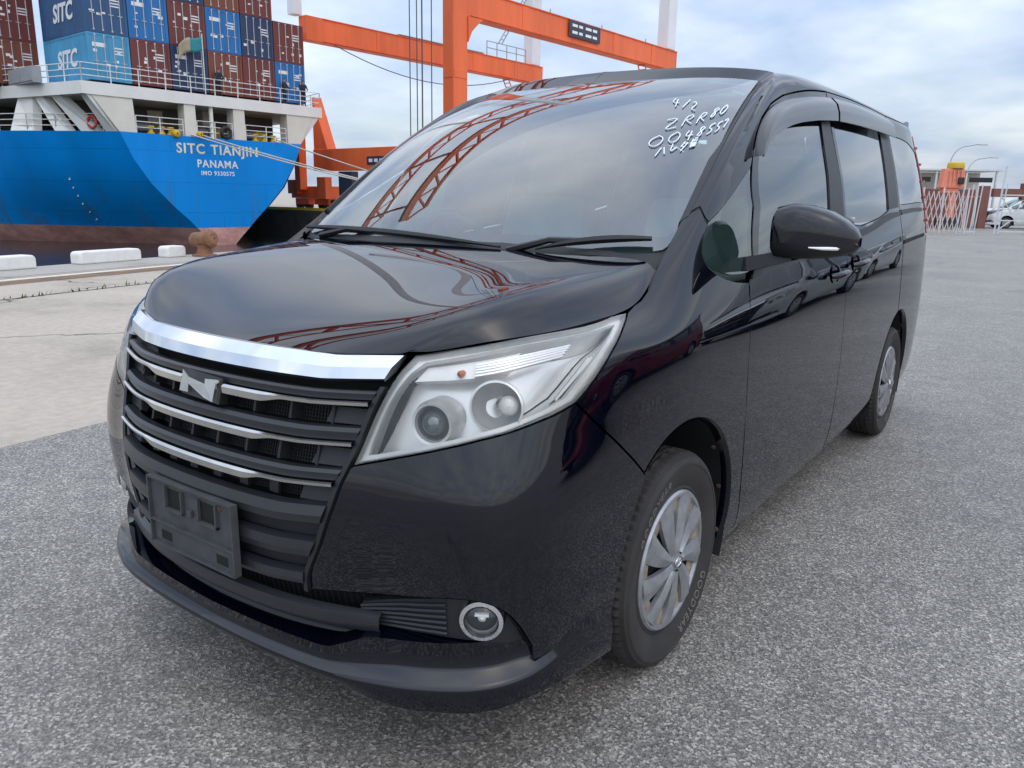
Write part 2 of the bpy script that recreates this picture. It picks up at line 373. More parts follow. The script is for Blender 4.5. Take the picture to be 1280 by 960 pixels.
class Net:
    """cubic B-spline patch; a runs along rows, b along columns (b<0 mirrors to the right side)"""
    def __init__(self,rows):
        P=np.array(rows,float); Q=P.copy()
        for _ in range(2):
            E=self.padb(Q); S=(E[:-2]+4*E[1:-1]+E[2:])/6; S=(S[:,:-2]+4*S[:,1:-1]+S[:,2:])/6
            Q=Q+(P-S)*.8
        self.C=self.padb(Q); self.na,self.nb=P.shape[:2]
    def padb(self,P):
        P=np.concatenate([2*P[:1]-P[1:2],P,2*P[-1:]-P[-2:-1]])
        a=P[:,1:2]*np.array([-1,1,1]); b=2*P[:,-1:]-P[:,-2:-1]
        return np.concatenate([a,P,b],1)
    def __call__(self,a,b):
        a=np.asarray(a,float);b=np.asarray(b,float)
        sg=np.where(b<0,-1.,1.); x=np.clip(np.abs(b),0,self.nb-1-1e-6); y=np.clip(a,0,self.na-1-1e-6)
        i=x.astype(int);j=y.astype(int);fx=x-i;fy=y-j
        bu,du,bv,dv=bs(fx),db(fx),bs(fy),db(fy)
        p=0;pu=0;pv=0
        for m in range(4):
            for n in range(4):
                c=self.C[j+n,i+m]
                p=p+(bu[m]*bv[n])[...,None]*c; pu=pu+(du[m]*bv[n])[...,None]*c; pv=pv+(bu[m]*dv[n])[...,None]*c
        nr=np.cross(pu,pv); nr/=np.linalg.norm(nr,axis=-1,keepdims=True)+1e-12
        f=np.stack([sg,np.ones_like(sg),np.ones_like(sg)],-1)
        return p*f,nr*f
HOOD=Net([
[(0,.048,.953),(.18,.056,.954),(.34,.082,.958),(.445,.114,.962),(.49,.130,.964),(.515,.142,.967)],
[(0,.085,.972),(.19,.092,.973),(.37,.114,.976),(.495,.145,.983),(.545,.163,.981),(.572,.180,.978)],
[(0,.150,.998),(.21,.154,1.000),(.41,.174,1.012),(.560,.202,1.030),(.615,.222,1.012),(.643,.236,.996)],
[(0,.258,1.034),(.24,.261,1.038),(.46,.273,1.056),(.615,.289,1.068),(.667,.298,1.030),(.694,.302,1.006)],
[(0,.400,1.074),(.27,.405,1.078),(.51,.412,1.092),(.655,.420,1.092),(.704,.418,1.040),(.731,.416,1.013)],
[(0,.560,1.112),(.29,.562,1.115),(.53,.572,1.120),(.680,.580,1.103),(.728,.576,1.050),(.750,.574,1.025)],
[(0,.700,1.138),(.30,.705,1.139),(.55,.722,1.138),(.695,.732,1.116),(.738,.722,1.069),(.757,.715,1.046)],
[(0,.800,1.152),(.30,.812,1.150),(.55,.842,1.147),(.685,.862,1.140),(.718,.858,1.128),(.736,.852,1.118)]])
WIND=Net([
[(0,.800,1.135),(.30,.812,1.136),(.52,.845,1.142),(.635,.880,1.150),(.695,.905,1.158),(.727,.925,1.165)],
[(0,.955,1.286),(.29,.967,1.286),(.51,1.000,1.284),(.63,1.035,1.282),(.690,1.063,1.280),(.722,1.085,1.279)],
[(0,1.19,1.468),(.28,1.202,1.467),(.49,1.235,1.463),(.605,1.268,1.458),(.662,1.295,1.453),(.696,1.318,1.450)],
[(0,1.46,1.626),(.26,1.472,1.625),(.46,1.501,1.618),(.570,1.531,1.611),(.627,1.556,1.605),(.660,1.575,1.600)],
[(0,1.745,1.733),(.24,1.756,1.732),(.43,1.782,1.728),(.53,1.808,1.722),(.585,1.830,1.716),(.616,1.847,1.712)]])

# outlines of the front panels in body coordinates (s, t)
TR = {'hl_top': [(4.456, 5.961), (5.113, 6.031), (6.029, 6.042), (6.958, 6.032), (7.679, 6.024), (8.277, 6.089), (8.763, 6.071), (9.145, 5.979)], 'hl_tip': [(9.472, 5.876), (9.424, 5.741)], 'hl_out': [(9.185, 5.465), (8.887, 5.125), (8.628, 4.767), (8.489, 4.605), (8.325, 4.474)], 'hl_bot': [(7.914, 4.394), (7.453, 4.339), (6.96, 4.272), (6.308, 4.184), (5.463, 4.028), (4.532, 3.839), (3.588, 3.63)], 'hl_in': [(3.686, 3.901), (3.848, 4.391), (4.034, 4.948), (4.225, 5.493)], 'shut': [(8.325, 4.474), (8.883, 4.145), (9.313, 3.784), (9.648, 3.369), (9.997, 2.905)], 'fogr': [(7.653, 1.3), (7.369, 1.676), (6.99, 1.952), (6.454, 2.089), (5.727, 2.093), (4.593, 1.994), (3.555, 1.916), (2.619, 1.845)], 'grille_side': [(2.647, 2.082), (2.934, 2.526), (3.207, 3.07), (3.301, 3.324), (3.449, 3.548)], 'fog_panel_top': [(7.612, 1.325), (7.351, 1.642), (6.972, 1.909), (6.453, 2.035), (5.724, 2.033), (4.582, 1.902), (3.641, 1.724)], 'fog_panel_bot': [(3.579, 1.344), (4.511, 1.36), (5.283, 1.391), (6.432, 1.383), (7.18, 1.327)], 'fog_c': [(6.483, 1.776)], 'fog_ext': [(5.823, 1.815), (7.066, 1.632), (6.418, 2.067), (6.507, 1.426)], 'proj': [(5.037, 4.438)], 'bowl': [(6.563, 4.719)], 'bulb_or': [(5.404, 5.421)], 'bowl_lens': [(7.078, 4.739)], 'pos_lamp': [(4.628, 5.825), (5.854, 5.912), (7.014, 5.916), (6.816, 5.563), (5.728, 5.272), (4.412, 5.263)], 'guide': [(5.739, 5.64), (8.144, 5.636), (5.752, 5.318), (7.93, 5.376)], 'bez_in': [(4.651, 5.77), (5.989, 5.86), (7.602, 5.853), (8.663, 5.883), (9.215, 5.793), (8.963, 5.514), (8.654, 5.2), (8.39, 4.894), (8.108, 4.597), (7.75, 4.523), (6.883, 4.406), (6.25, 4.321), (5.416, 4.163), (4.503, 3.975), (3.809, 3.814), (3.895, 4.06), (4.052, 4.558), (4.232, 5.046), (4.408, 5.439)], 'ribs': [(7.895, 4.588), (8.448, 5.142)], 'gx': [(0.431, 0.331), (0.475, 0.335), (0.555, 0.373), (0.651, 0.406), (0.693, 0.417), (0.768, 0.445), (0.842, 0.464), (0.896, 0.481)]}
# ================================================================ SETTING
def asphalt_mat():
    m, n, l, b = nodes('asphalt'); setp(b, (.15, .15, .145), .55, spec=.55)
    tc = n.new('ShaderNodeTexCoord'); v = n.new('ShaderNodeTexVoronoi'); v.inputs['Scale'].default_value = 150; l.new(tc.outputs['Object'], v.inputs['Vector'])
    v2 = n.new('ShaderNodeTexVoronoi'); v2.inputs['Scale'].default_value = 300; l.new(tc.outputs['Object'], v2.inputs['Vector'])
    s = n.new('ShaderNodeSeparateColor'); l.new(v.outputs['Color'], s.inputs[0]); s2 = n.new('ShaderNodeSeparateColor'); l.new(v2.outputs['Color'], s2.inputs[0])
    stone = ramp(n, l, s.outputs[0], [(0, (.065, .064, .061)), (.38, (.14, .137, .130)), (.62, (.215, .209, .198)), (.84, (.34, .33, .312)), (1, (.62, .60, .565))])
    fine = ramp(n, l, s2.outputs[1], [(0, (.05, .049, .047)), (.55, (.16, .156, .149)), (1, (.46, .445, .42))])
    c = mixc(n, l, .36, stone, fine)
    big = noise(n, l, .55, 6, .6, vec=tc.outputs['Object']); mid = noise(n, l, 7, 4, .6, vec=tc.outputs['Object'])
    c = mixc(n, l, 1.0, c, ramp(n, l, big, [(.3, (.96, .91, .84)), (.7, (1.32, 1.25, 1.14))]), 'MULTIPLY')
    c = mixc(n, l, 1.0, c, ramp(n, l, mid, [(.3, (.84, .84, .84)), (.7, (1.12, 1.12, 1.12))]), 'MULTIPLY')
    # oil spots and drips
    vo = n.new('ShaderNodeTexVoronoi'); vo.inputs['Scale'].default_value = .55; vo.inputs['Randomness'].default_value = 1; wob_ = n.new('ShaderNodeTexNoise'); wob_.inputs['Scale'].default_value = 2.5; wob_.inputs['Detail'].default_value = 5; l.new(tc.outputs['Object'], wob_.inputs['Vector'])
    va = n.new('ShaderNodeVectorMath'); va.operation = 'MULTIPLY_ADD'; va.inputs[1].default_value = (.5, .5, .5); l.new(wob_.outputs['Color'], va.inputs[0]); l.new(tc.outputs['Object'], va.inputs[2]); l.new(va.outputs[0], vo.inputs['Vector'])
    so = n.new('ShaderNodeSeparateColor'); l.new(vo.outputs['Color'], so.inputs[0]); pick = ramp(n, l, so.outputs[0], [(.70, g3(0)), (.72, g3(1))]); spot = ramp(n, l, vo.outputs['Distance'], [(.06, g3(.5)), (.22, g3(0))])
    om = n.new('ShaderNodeMath'); om.operation = 'MULTIPLY'; l.new(pick, om.inputs[0]); l.new(spot, om.inputs[1]); c = mixc(n, l, om.outputs[0], c, (.075, .073, .07))
    # dark crack-seal streaks and old wet marks
    wv = noise(n, l, .35, 3, .5, vec=tc.outputs['Object']); st = noise(n, l, 1.6, 5, .7, vec=tc.outputs['Object'], stretch=(1, .12, 1))
    x = n.new('ShaderNodeMath'); x.operation = 'MULTIPLY'; l.new(ramp(n, l, st, [(.62, g3(0)), (.70, g3(1))]), x.inputs[0]); l.new(ramp(n, l, wv, [(.5, g3(0)), (.62, g3(.55))]), x.inputs[1])
    c = mixc(n, l, x.outputs[0], c, (.07, .07, .07)); l.new(c, b.inputs['Base Color'])
    h = n.new('ShaderNodeMath'); h.operation = 'ADD'; l.new(v.outputs['Distance'], h.inputs[0]); l.new(v2.outputs['Distance'], h.inputs[1])
    bump(n, l, b, h.outputs[0], .4, .005)
def concrete_mat(name, base, crack=.9):
    m, n, l, b = nodes(name); setp(b, base, .85, spec=.3)
    tc = n.new('ShaderNodeTexCoord'); o = tc.outputs['Object']
    f = noise(n, l, .5, 8, .65, vec=o); f2 = noise(n, l, 14, 5, .65, vec=o)
    c = ramp(n, l, f, [(.28, tuple(x*.60 for x in base)), (.46, tuple(x*.93 for x in base)), (.6, base), (.78, tuple(min(1, x*1.18) for x in base))])
    c = mixc(n, l, 1.0, c, ramp(n, l, f2, [(.3, g3(.86)), (.7, g3(1.1))]), 'MULTIPLY')
    v = n.new('ShaderNodeTexVoronoi'); v.feature = 'DISTANCE_TO_EDGE'; v.inputs['Scale'].default_value = .23
    wob = n.new('ShaderNodeMapping'); ns = n.new('ShaderNodeTexNoise'); ns.inputs['Scale'].default_value = 1.2; ns.inputs['Detail'].default_value = 6; l.new(o, ns.inputs['Vector'])
    ad = n.new('ShaderNodeVectorMath'); ad.operation = 'ADD'; l.new(o, ad.inputs[0]); l.new(ns.outputs['Color'], ad.inputs[1]); l.new(ad.outputs[0], v.inputs['Vector'])
    k = ramp(n, l, v.outputs['Distance'], [(0, g3(1-crack)), (.006, g3(1))])
    c = mixc(n, l, 1.0, c, k, 'MULTIPLY'); l.new(c, b.inputs['Base Color'])
    bump(n, l, b, f2, .25, .01)
asphalt_mat(); concrete_mat('concrete', (.47, .41, .335)); concrete_mat('coping_concrete', (.40, .375, .33), .3)
simple('curb_white', (.74, .72, .68), .75, var=.08, vscale=8, bmp=.2, bscale=30)
simple('rust_channel', (.20, .125, .075), .9, var=.6, vscale=5, stretch=(1, .25, 1))
simple('line_worn', (.60, .55, .47), .85, var=.25, vscale=9)
simple('weeds', (.10, .14, .045), .9, var=.4, vscale=30)
simple('quay_wall', (.075, .072, .066), .85, var=.35, vscale=1.2, bmp=.4, bscale=6)
simple('safety_yellow', (.62, .44, .04), .6, var=.2, vscale=3)
simple('rust_iron', (.22, .105, .055), .75, var=.4, vscale=6, bmp=.3, bscale=25)
m, n, l, b = nodes('water'); setp(b, (.012, .022, .022), .08, spec=.5)
bump(n, l, b, noise(n, l, 1.3, 5, .6), .5, .08)
QS = -.22                                   # the near quay edge leans a little to the car's axis
def qx(y): return -13.0+QS*(y-5)
Y2 = 40.2
land = [(qx(-12), -12), (qx(-12), -600), (700, -600), (700, 700), (-700, 700), (-700, 84.0), (-56, 42.2), (qx(Y2), Y2)]
mb = MB(); N_ = len(land); mb.add([(x, y, 0) for x, y in land], [tuple(range(N_))])
mb.build('ground', 'concrete', kind='structure')
ax = lambda y: -2.78-.11*(y-1)
mb = MB(); mb.add([(ax(-60), -60, .004), (600, -60, .004), (600, 600, .004), (ax(60), 600, .004), (ax(60), 60, .004)], [(0, 1, 2, 3, 4)])
mb.build('asphalt_yard', 'asphalt', kind='structure')
mb = MB(); mb.add([(-900, -900, -2.15), (900, -900, -2.15), (900, 900, -2.15), (-900, 900, -2.15)], [(0, 1, 2, 3)])
mb.build('water', 'water', kind='structure')
mb = MB()
for a, b2 in (((qx(-12), -600), (qx(-12), -12)), ((qx(-12), -12), (qx(Y2), Y2)), ((qx(Y2), Y2), (-56, 42.2)), ((-56, 42.2), (-700, 84.0))):
    mb.add([(*a, -3), (*b2, -3), (*b2, -.003), (*a, -.003)], [(0, 1, 2, 3)])
mb.build('quay_wall', 'quay_wall', kind='structure')
def strip(name, d0, d1, z, mat, y0=-40, y1=38, **k):
    mb = MB(); n = 24; P = []
    for i in range(n+1):
        y = y0+(y1-y0)*i/n; P.append([(qx(y)+d0, y, z), (qx(y)+d1, y, z)])
    mb.grid([[p[1] for p in P], [p[0] for p in P]]); return mb.build(name, mat, **k)
strip('quay_coping', .02, 1.35, .004, 'coping_concrete', kind='structure')
strip('rail_channel', 1.5, 2.3, .004, 'rust_channel', kind='structure')
strip('painted_line', 1.62, 1.86, .008, 'line_worn', kind='structure')
strip('pavement_joint', 3.72, 3.76, .004, 'quay_wall', kind='structure')
# weeds growing out of the joint
mb = MB()
for i in range(260):
    y = RNG.uniform(2, 13); x = qx(y)+3.74+RNG.normal(0, .04); h = RNG.uniform(.02, .07)*(1.6 if RNG.random() < .12 else 1); a = RNG.uniform(0, 6.28); w = .012
    dx, dy = math.cos(a), math.sin(a)
    mb.add([(x-dy*w, y+dx*w, .004), (x+dy*w, y-dx*w, .004), (x+dx*h*.7, y+dy*h*.7, h)], [(0, 1, 2)])
mb.build('joint_weeds', 'weeds', label='low green weeds sprouting along the pavement joint near the quay', cat='weeds', kind='stuff')
# yellow edge beam of the far quay
mb = MB(); mb.bar((-21.5, Y2+.25, .1), (-56, 42.45, .1), .3, .2); mb.bar((-56, 42.45, .1), (-120, 46.6, .1), .3, .2)
mb.build('quay_edge_beam', 'safety_yellow', label='yellow painted edge beam of the quay beyond the ship', cat='edge beam')
# white wheel-stop blocks on the near quay edge
def wheel_stop(y0, y1, label):
    ex = .28; h = .225; L = y1-y0; r = .075
    pr = [(0, 0), (L, 0)]
    for k in range(7): t = math.pi/2*k/6; pr.append((L-r+r*math.cos(t)*1., h-r+r*math.sin(t)))
    for k in range(7): t = math.pi/2+math.pi/2*k/6; pr.append((r+r*math.cos(t), h-r+r*math.sin(t)))
    mb = MB(); d = Vector((QS, 1, 0)).normalized(); nrm = Vector((d.y, -d.x, 0))
    M = Matrix((d, Vector((0, 0, 1)), nrm)).transposed()
    mb.prism(pr, ex, M); 
    o = mb.build('wheel_stop', 'curb_white', bevel=.025, label=label, cat='wheel stop', group='white wheel stops along the quay edge'); o.location = (qx(y0)+.06, y0, .004)
    return o
wheel_stop(2.55, 5.10, 'chipped white concrete wheel stop at the left edge of the picture')
wheel_stop(5.86, 7.18, 'short rounded white wheel stop just left of the black minivan hood')
wheel_stop(7.78, 8.25, 'low white wheel stop just left of the rusty bollard')
# mooring bollard
mb = MB(); mb.lathe([(.30, 0), (.30, .05), (.2, .07), (.17, .22), (.2, .30)], 24, cap=True)
M_ = axis_to((1, .25, .12)); mb.lathe([(.02, -.36), (.15, -.35), (.2, -.28), (.2, .2), (.22, .26), (.15, .34), (.02, .35)], 24, M=M_, loc=(0, 0, .42))
o = mb.build('mooring_bollard', 'rust_iron', smooth=40, label='rusty orange iron mooring bollard on the quay edge by the ship stern', cat='bollard'); o.location = (qx(8.6)+.6, 8.6, 0); o.scale = (.82, .82, .82)
# ================================================================ SHIP
simple('hull_blue', (.0, .26, .74), .5, spec=.2, var=.14, vscale=.35, coord='Object', stretch=(1, 1, .25))
m = MATS['hull_blue']; n = m.node_tree.nodes; l = m.node_tree.links; b = n['Principled BSDF']
base_out = b.inputs['Base Color'].links[0].from_socket
sx = noise(n, l, .55, 5, .7, stretch=(1.2, 1.2, .06)); zz = n.new('ShaderNodeSeparateXYZ'); tcx = n.new('ShaderNodeTexCoord'); l.new(tcx.outputs['Object'], zz.inputs[0])
low = n.new('ShaderNodeMapRange'); l.new(zz.outputs[2], low.inputs['Value']); low.inputs['From Min'].default_value = 2.6; low.inputs['From Max'].default_value = -1.0
mm = n.new('ShaderNodeMath'); mm.operation = 'MULTIPLY'; l.new(ramp(n, l, sx, [(.52, g3(0)), (.68, g3(.75))]), mm.inputs[0]); l.new(low.outputs[0], mm.inputs[1])
hc = mixc(n, l, mm.outputs[0], base_out, (.07, .10, .06))
zx = n.new('ShaderNodeCombineXYZ'); ax_ = n.new('ShaderNodeMath'); ax_.operation = 'ADD'; l.new(zz.outputs[0], ax_.inputs[0]); l.new(zz.outputs[1], ax_.inputs[1]); l.new(ax_.outputs[0], zx.inputs[0]); l.new(zz.outputs[2], zx.inputs[1])
bk_ = n.new('ShaderNodeTexBrick'); bk_.inputs['Scale'].default_value = .33; bk_.inputs['Mortar Size'].default_value = .006; bk_.inputs['Color1'].default_value = (1, 1, 1, 1); bk_.inputs['Color2'].default_value = (.93, .93, .93, 1); bk_.inputs['Mortar'].default_value = (.72, .72, .72, 1); bk_.inputs['Brick Width'].default_value = 2.2; bk_.inputs['Row Height'].default_value = .62
l.new(zx.outputs[0], bk_.inputs['Vector']); l.new(mixc(n, l, 1.0, hc, bk_.outputs['Color'], 'MULTIPLY'), b.inputs['Base Color'])
simple('antifoul_red', (.56, .29, .25), .75, var=.45, vscale=.8, bmp=.2, bscale=5, stretch=(1, 1, 1.6))
simple('ship_white', (.78, .77, .72), .5, var=.08, vscale=.8)
simple('ship_cream', (.70, .67, .58), .55, var=.10, vscale=.7)
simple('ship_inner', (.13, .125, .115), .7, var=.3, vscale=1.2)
simple('rail_white', (.72, .72, .70), .5)
simple('gear_yellow', (.60, .40, .02), .5); simple('gear_grey', (.34, .35, .36), .55, var=.1, vscale=2)
simple('buoy_red', (.50, .05, .03), .5); simple('rope', (.55, .52, .44), .9)
simple('letter_white', (.80, .80, .78), .55); simple('letter_cream', (.80, .73, .56), .6, var=.25, vscale=1.5)
SR = math.atan2(.9979, .065)
ship = empty('container_ship', (-45.77, 31.45, 0), SR, label='blue container ship with white stern deck moored behind the minivan', cat='ship')
ZL = [4.75, 3.2, 1.74, .4, -.45, -1.0, -1.6, -2.4, -3.0]
HS = [(0, [6.44, 5.75, 4.75, 3.45, 2.5, 1.95, 1.3, .5, .1]), (3.2, [8.65, 8.0, 7.05, 5.7, 4.6, 4.0, 3.3, 2.3, 1.6]), (6.5, [10.5, 10.0, 9.2, 7.9, 6.8, 6.2, 5.4, 4.3, 3.6]), (11.5, [11.2, 11.0, 10.7, 10.2, 9.7, 9.4, 8.9, 8.0, 7.2]),
      (20, [11.4, 11.4, 11.4, 11.3, 11.2, 11.15, 11, 10.8, 10.4]), (50, [11.4]*9), (88, [11.4]*9), (105, [9.2, 8.8, 8.2, 7.4, 6.8, 6.4, 6, 5.4, 5]), (118, [3.5, 3.0, 2.5, 1.9, 1.4, 1.2, 1, .8, .6]), (122, [.3]*9)]
# denser stations so the quarter reads as one smooth curve
HA = np.array([h[0] for h in HS], float); HB = np.array([h[1] for h in HS])
AA = np.unique(np.concatenate([np.linspace(0, 20, 21), HA])); 
def hb(a):
    i = min(max(np.searchsorted(HA, a)-1, 0), len(HA)-2); t = (a-HA[i])/(HA[i+1]-HA[i])
    m0 = (HB[i+1]-HB[max(i-1, 0)])/(HA[i+1]-HA[max(i-1, 0)]); m1 = (HB[min(i+2, len(HA)-1)]-HB[i])/(HA[min(i+2, len(HA)-1)]-HA[i]); d = HA[i+1]-HA[i]
    return (2*t**3-3*t**2+1)*HB[i]+(t**3-2*t**2+t)*d*m0+(-2*t**3+3*t**2)*HB[i+1]+(t**3-t**2)*d*m1
for nm, sl, mat in (('hull', slice(0, 6), 'hull_blue'), ('hull_bottom', slice(5, 9), 'antifoul_red')):
    mb = MB()
    for sg in (-1, 1):
        P = [[(sg*hb(a)[k], a, ZL[k]) for k in range(9)[sl]] for a in AA]
        if sg > 0: P = P[::-1]
        mb.grid(P)
    mb.build(nm, mat, ship, smooth=50)
mb = MB(); w0 = HS[0][1]
mb.add([(-w0[k], 0, ZL[k]) for k in range(6)]+[(w0[k], 0, ZL[k]) for k in range(5, -1, -1)], [tuple(range(12))]); mb.build('transom', 'hull_blue', ship)
mb = MB(); mb.add([(-w0[k], 0, ZL[k]) for k in range(5, 9)]+[(w0[k], 0, ZL[k]) for k in range(8, 4, -1)], [tuple(range(8))]); mb.build('transom_foot', 'antifoul_red', ship)
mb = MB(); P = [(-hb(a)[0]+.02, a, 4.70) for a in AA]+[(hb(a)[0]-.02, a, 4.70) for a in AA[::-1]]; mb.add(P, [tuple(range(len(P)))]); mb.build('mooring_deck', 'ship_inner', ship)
# aft deck slab with white fascia
dk = [(-8.4, -.05), (-10.0, 7.4), (-11.2, 15), (-11.4, 24), (-11.4, 100), (11.4, 100), (11.4, 24), (11.2, 15), (10.0, 7.4), (8.35, -.05)]
mb = MB(); mb.prism(dk[::-1], .70, loc=(0, 0, 6.70)); mb.build('deck', 'ship_white', ship)
def pil(name, b0, b1, t0, t1, y0, d=.5, mat='ship_cream', yt=None):
    yt = y0 if yt is None else yt
    mb = MB(); mb.add([(b0, y0, 4.72), (b1, y0, 4.72), (b1, y0+d, 4.72), (b0, y0+d, 4.72), (t0, yt, 6.72), (t1, yt, 6.72), (t1, yt+d, 6.72), (t0, yt+d, 6.72)], [(3, 2, 1, 0), (4, 5, 6, 7), (0, 1, 5, 4), (1, 2, 6, 5), (2, 3, 7, 6), (3, 0, 4, 7)])
    return mb.build(name, mat, ship)
pil('deck_pillar', -6.42, -5.40, -7.9, -5.5, .02, .9); pil('deck_pillar', -2.28, -1.47, -2.25, -1.5, .03, .8); pil('deck_pillar', 1.15, 2.05, 1.2, 2.02, .03, .8); pil('deck_pillar', 5.40, 6.42, 5.36, 7.6, .02, .9)
def side_pil(a0, a1, lean):
    for sg in (-1, 1):
        f = lambda a: sg*(hb(a)[0]-.06); q = [(f(a0), a0), (f(a1), a1)]
        dt = lambda a: sg*(np.interp(a, [0, 7.4, 15, 24], [8.4, 10.0, 11.2, 11.4])-.25)
        mb = MB(); A = [(q[0][0], a0, 4.72), (q[1][0], a1, 4.72), (q[1][0]-sg*.5, a1, 4.72), (q[0][0]-sg*.5, a0, 4.72)]
        B = [(dt(a0+lean), a0+lean, 6.72), (dt(a1+lean), a1+lean, 6.72), (dt(a1+lean)-sg*.5, a1+lean, 6.72), (dt(a0+lean)-sg*.5, a0+lean, 6.72)]
        mb.add(A+B, [(3, 2, 1, 0), (4, 5, 6, 7), (0, 1, 5, 4), (1, 2, 6, 5), (2, 3, 7, 6), (3, 0, 4, 7)]); mb.build('side_pillar', 'ship_white', ship)
for a0, a1, ln in ((.25, .75, -.2), (1.2, 2.0, 1.2), (2.7, 3.4, 1.3), (4.6, 6.0, .3), (9.5, 11, .2), (15, 16.5, .0), (21, 22.5, 0)): side_pil(a0, a1, ln)
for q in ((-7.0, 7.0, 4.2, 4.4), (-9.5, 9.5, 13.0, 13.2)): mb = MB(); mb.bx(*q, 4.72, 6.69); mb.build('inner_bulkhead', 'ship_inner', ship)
for q in ((-2.6, -1.6, 4.08, 4.19, 4.75, 6.5), (3.2, 4.2, 4.08, 4.19, 4.75, 6.5), (.9, 1.6, 3.4, 4.19, 4.75, 6.69)): mb = MB(); mb.bx(*q); mb.build('bulkhead_door', 'ship_cream', ship)
mb = MB(); mb.tube([(-.3, .25, 4.72), (-.3, .25, 6.7)], .13, 12); mb.build('stanchion', 'ship_white', ship, smooth=40)
# railings
def railing(name, pts, z0, h, step, rails=3, r=.028, rp=.036):
    mb = MB(); pts = [Vector((p[0], p[1], 0)) for p in pts]
    for k in range(1, rails+1): mb.tube([(p.x, p.y, z0+h*k/rails) for p in pts], r, 5)
    for a, b2 in zip(pts[:-1], pts[1:]):
        L = (b2-a).length; m = max(1, round(L/step))
        for i in range(m+1): p = a.lerp(b2, i/m); mb.tube([(p.x, p.y, z0), (p.x, p.y, z0+h)], rp, 5)
    return mb.build(name, 'rail_white', ship)
railing('deck_railing', [(-11.3, 40), (-11.3, 24), (-11.1, 15), (-9.9, 7.4), (-8.3, .05), (8.25, .05), (9.9, 7.4), (11.1, 15)], 7.4, 1.0, 1.6)
for b0, b1 in ((-5.35, -2.35), (-1.4, 1.1), (2.1, 5.3)): railing('mooring_railing', [(b0, .12), (b1, .12)], 4.75, 1.0, 1.3)
for sg in (-1, 1): railing('side_railing', [(sg*hb(a)[0]*.985, a) for a in (.9, 2, 3.4, 5, 7, 9.5)], 4.75, 1.0, 1.5)
# mooring gear: winches, fairlead rollers
def winch(b0, a0):
    mb = MB(); M_ = axis_to((1, 0, 0)); mb.lathe([(.42, -.5), (.42, -.45), (.25, -.44), (.25, .44), (.42, .45), (.42, .5)], 18, M=M_, cap=True, loc=(b0, a0, 5.25))
    w = mb.build('winch_drum', 'gear_grey', ship, smooth=40)
    mb = MB(); mb.bx(b0-.75, b0-.55, a0-.4, a0+.4, 4.7, 5.6); mb.bx(b0+.55, b0+.75, a0-.4, a0+.4, 4.7, 5.6); mb.bx(b0+.75, b0+1.3, a0-.3, a0+.3, 4.7, 5.5); mb.build('winch_frame', 'gear_yellow' if b0 > 0 else 'ship_inner', w)
for b0 in (-4.0, .1, 3.6): winch(b0, 2.4)
for b0 in (-4.4, -3.7, -3.15, 2.9, 3.6, 4.3):
    mb = MB(); mb.lathe([(.22, 0), (.22, .08), (.13, .12), (.13, .34), (.24, .40), (.20, .46)], 14, cap=True, loc=(b0, .28, 4.76)); mb.build('fairlead_roller', 'gear_yellow', ship, smooth=40)
mb = MB(); mb.lathe([(.05, -.32), (.25, -.28), (.28, 0), (.22, .2), (.05, .28)], 14, M=axis_to((0, -1, .1)), loc=(-2.95, .02, 4.85)); mb.build('mooring_buoy', 'gear_yellow', ship, smooth=40)
mb = MB(); mb.lathe([(.05, -.22), (.18, -.2), (.2, 0), (.16, .18), (.05, .22)], 12, M=axis_to((0, -1, .1)), loc=(-1.35, -.03, 4.9)); mb.build('mooring_buoy', 'gear_yellow', ship, smooth=40)
mb = MB(); mb.tube([(.55+.32*math.cos(t), -.02, 5.15+.32*math.sin(t)) for t in np.linspace(0, 6.283, 17)[:-1]], .12, 8, closed=True); mb.build('tyre_fender', 'rubber', ship, smooth=60)
mb = MB(); mb.tube([(-7.45-.33*.3*math.cos(t), 1.25+.33*math.cos(t), 5.25+.33*math.sin(t)) for t in np.linspace(0, 6.283, 21)[:-1]], .075, 8, closed=True); mb.build('lifebuoy', 'buoy_red', ship, smooth=60)
mb = MB(); mb.bx(-9.7, -9.2, 1.6+1.6, 6.9, 7.4, 8.3); o = mb.build('deck_locker', 'gear_grey', ship); mb = MB(); mb.bx(-9.75, -9.69, 3.25, 4.9, 7.5, 8.2); mb.bx(-9.75, -9.69, 5.0, 6.8, 7.5, 8.2); mb.build('locker_door', 'gear_grey', o)
# stern lettering, read from aft: local -y side, so x runs left to right
def lettering(name, txt, size, cx_, z, mat, spacing=1.0, sx_=1.0, y=-.012, parent=None):
    me = text_mesh(txt, size, .006, 3, spacing, size*.022)
    me.transform(Matrix(((sx_, 0, 0, cx_), (0, 0, 1, y), (0, 1, 0, z), (0, 0, 0, 1))))
    return link(name, me, mat, parent or ship)
lettering('ship_name', 'SITC', .86, -2.02, 3.72, 'letter_cream', 1.14, 1.02); lettering('ship_name', 'TIANJIN', .86, 1.12, 3.72, 'letter_cream', 1.14, 1.02); lettering('port_of_registry', 'PANAMA', .66, -.2, 2.88, 'letter_white', 1.15); lettering('imo_number', 'IMO 9330575', .38, -.22, 2.38, 'letter_white', 1.15)
for k in range(6):
    z = 1.9-.5*k; a_ = 4.2+.25*k; i_ = np.interp(z, ZL[::-1], hb(a_)[::-1]); mb = MB(); mb.bx(-i_-.05, -i_-.02, a_-.1, a_+.1, z, z+.14); mb.build('draft_mark', 'letter_white', ship)
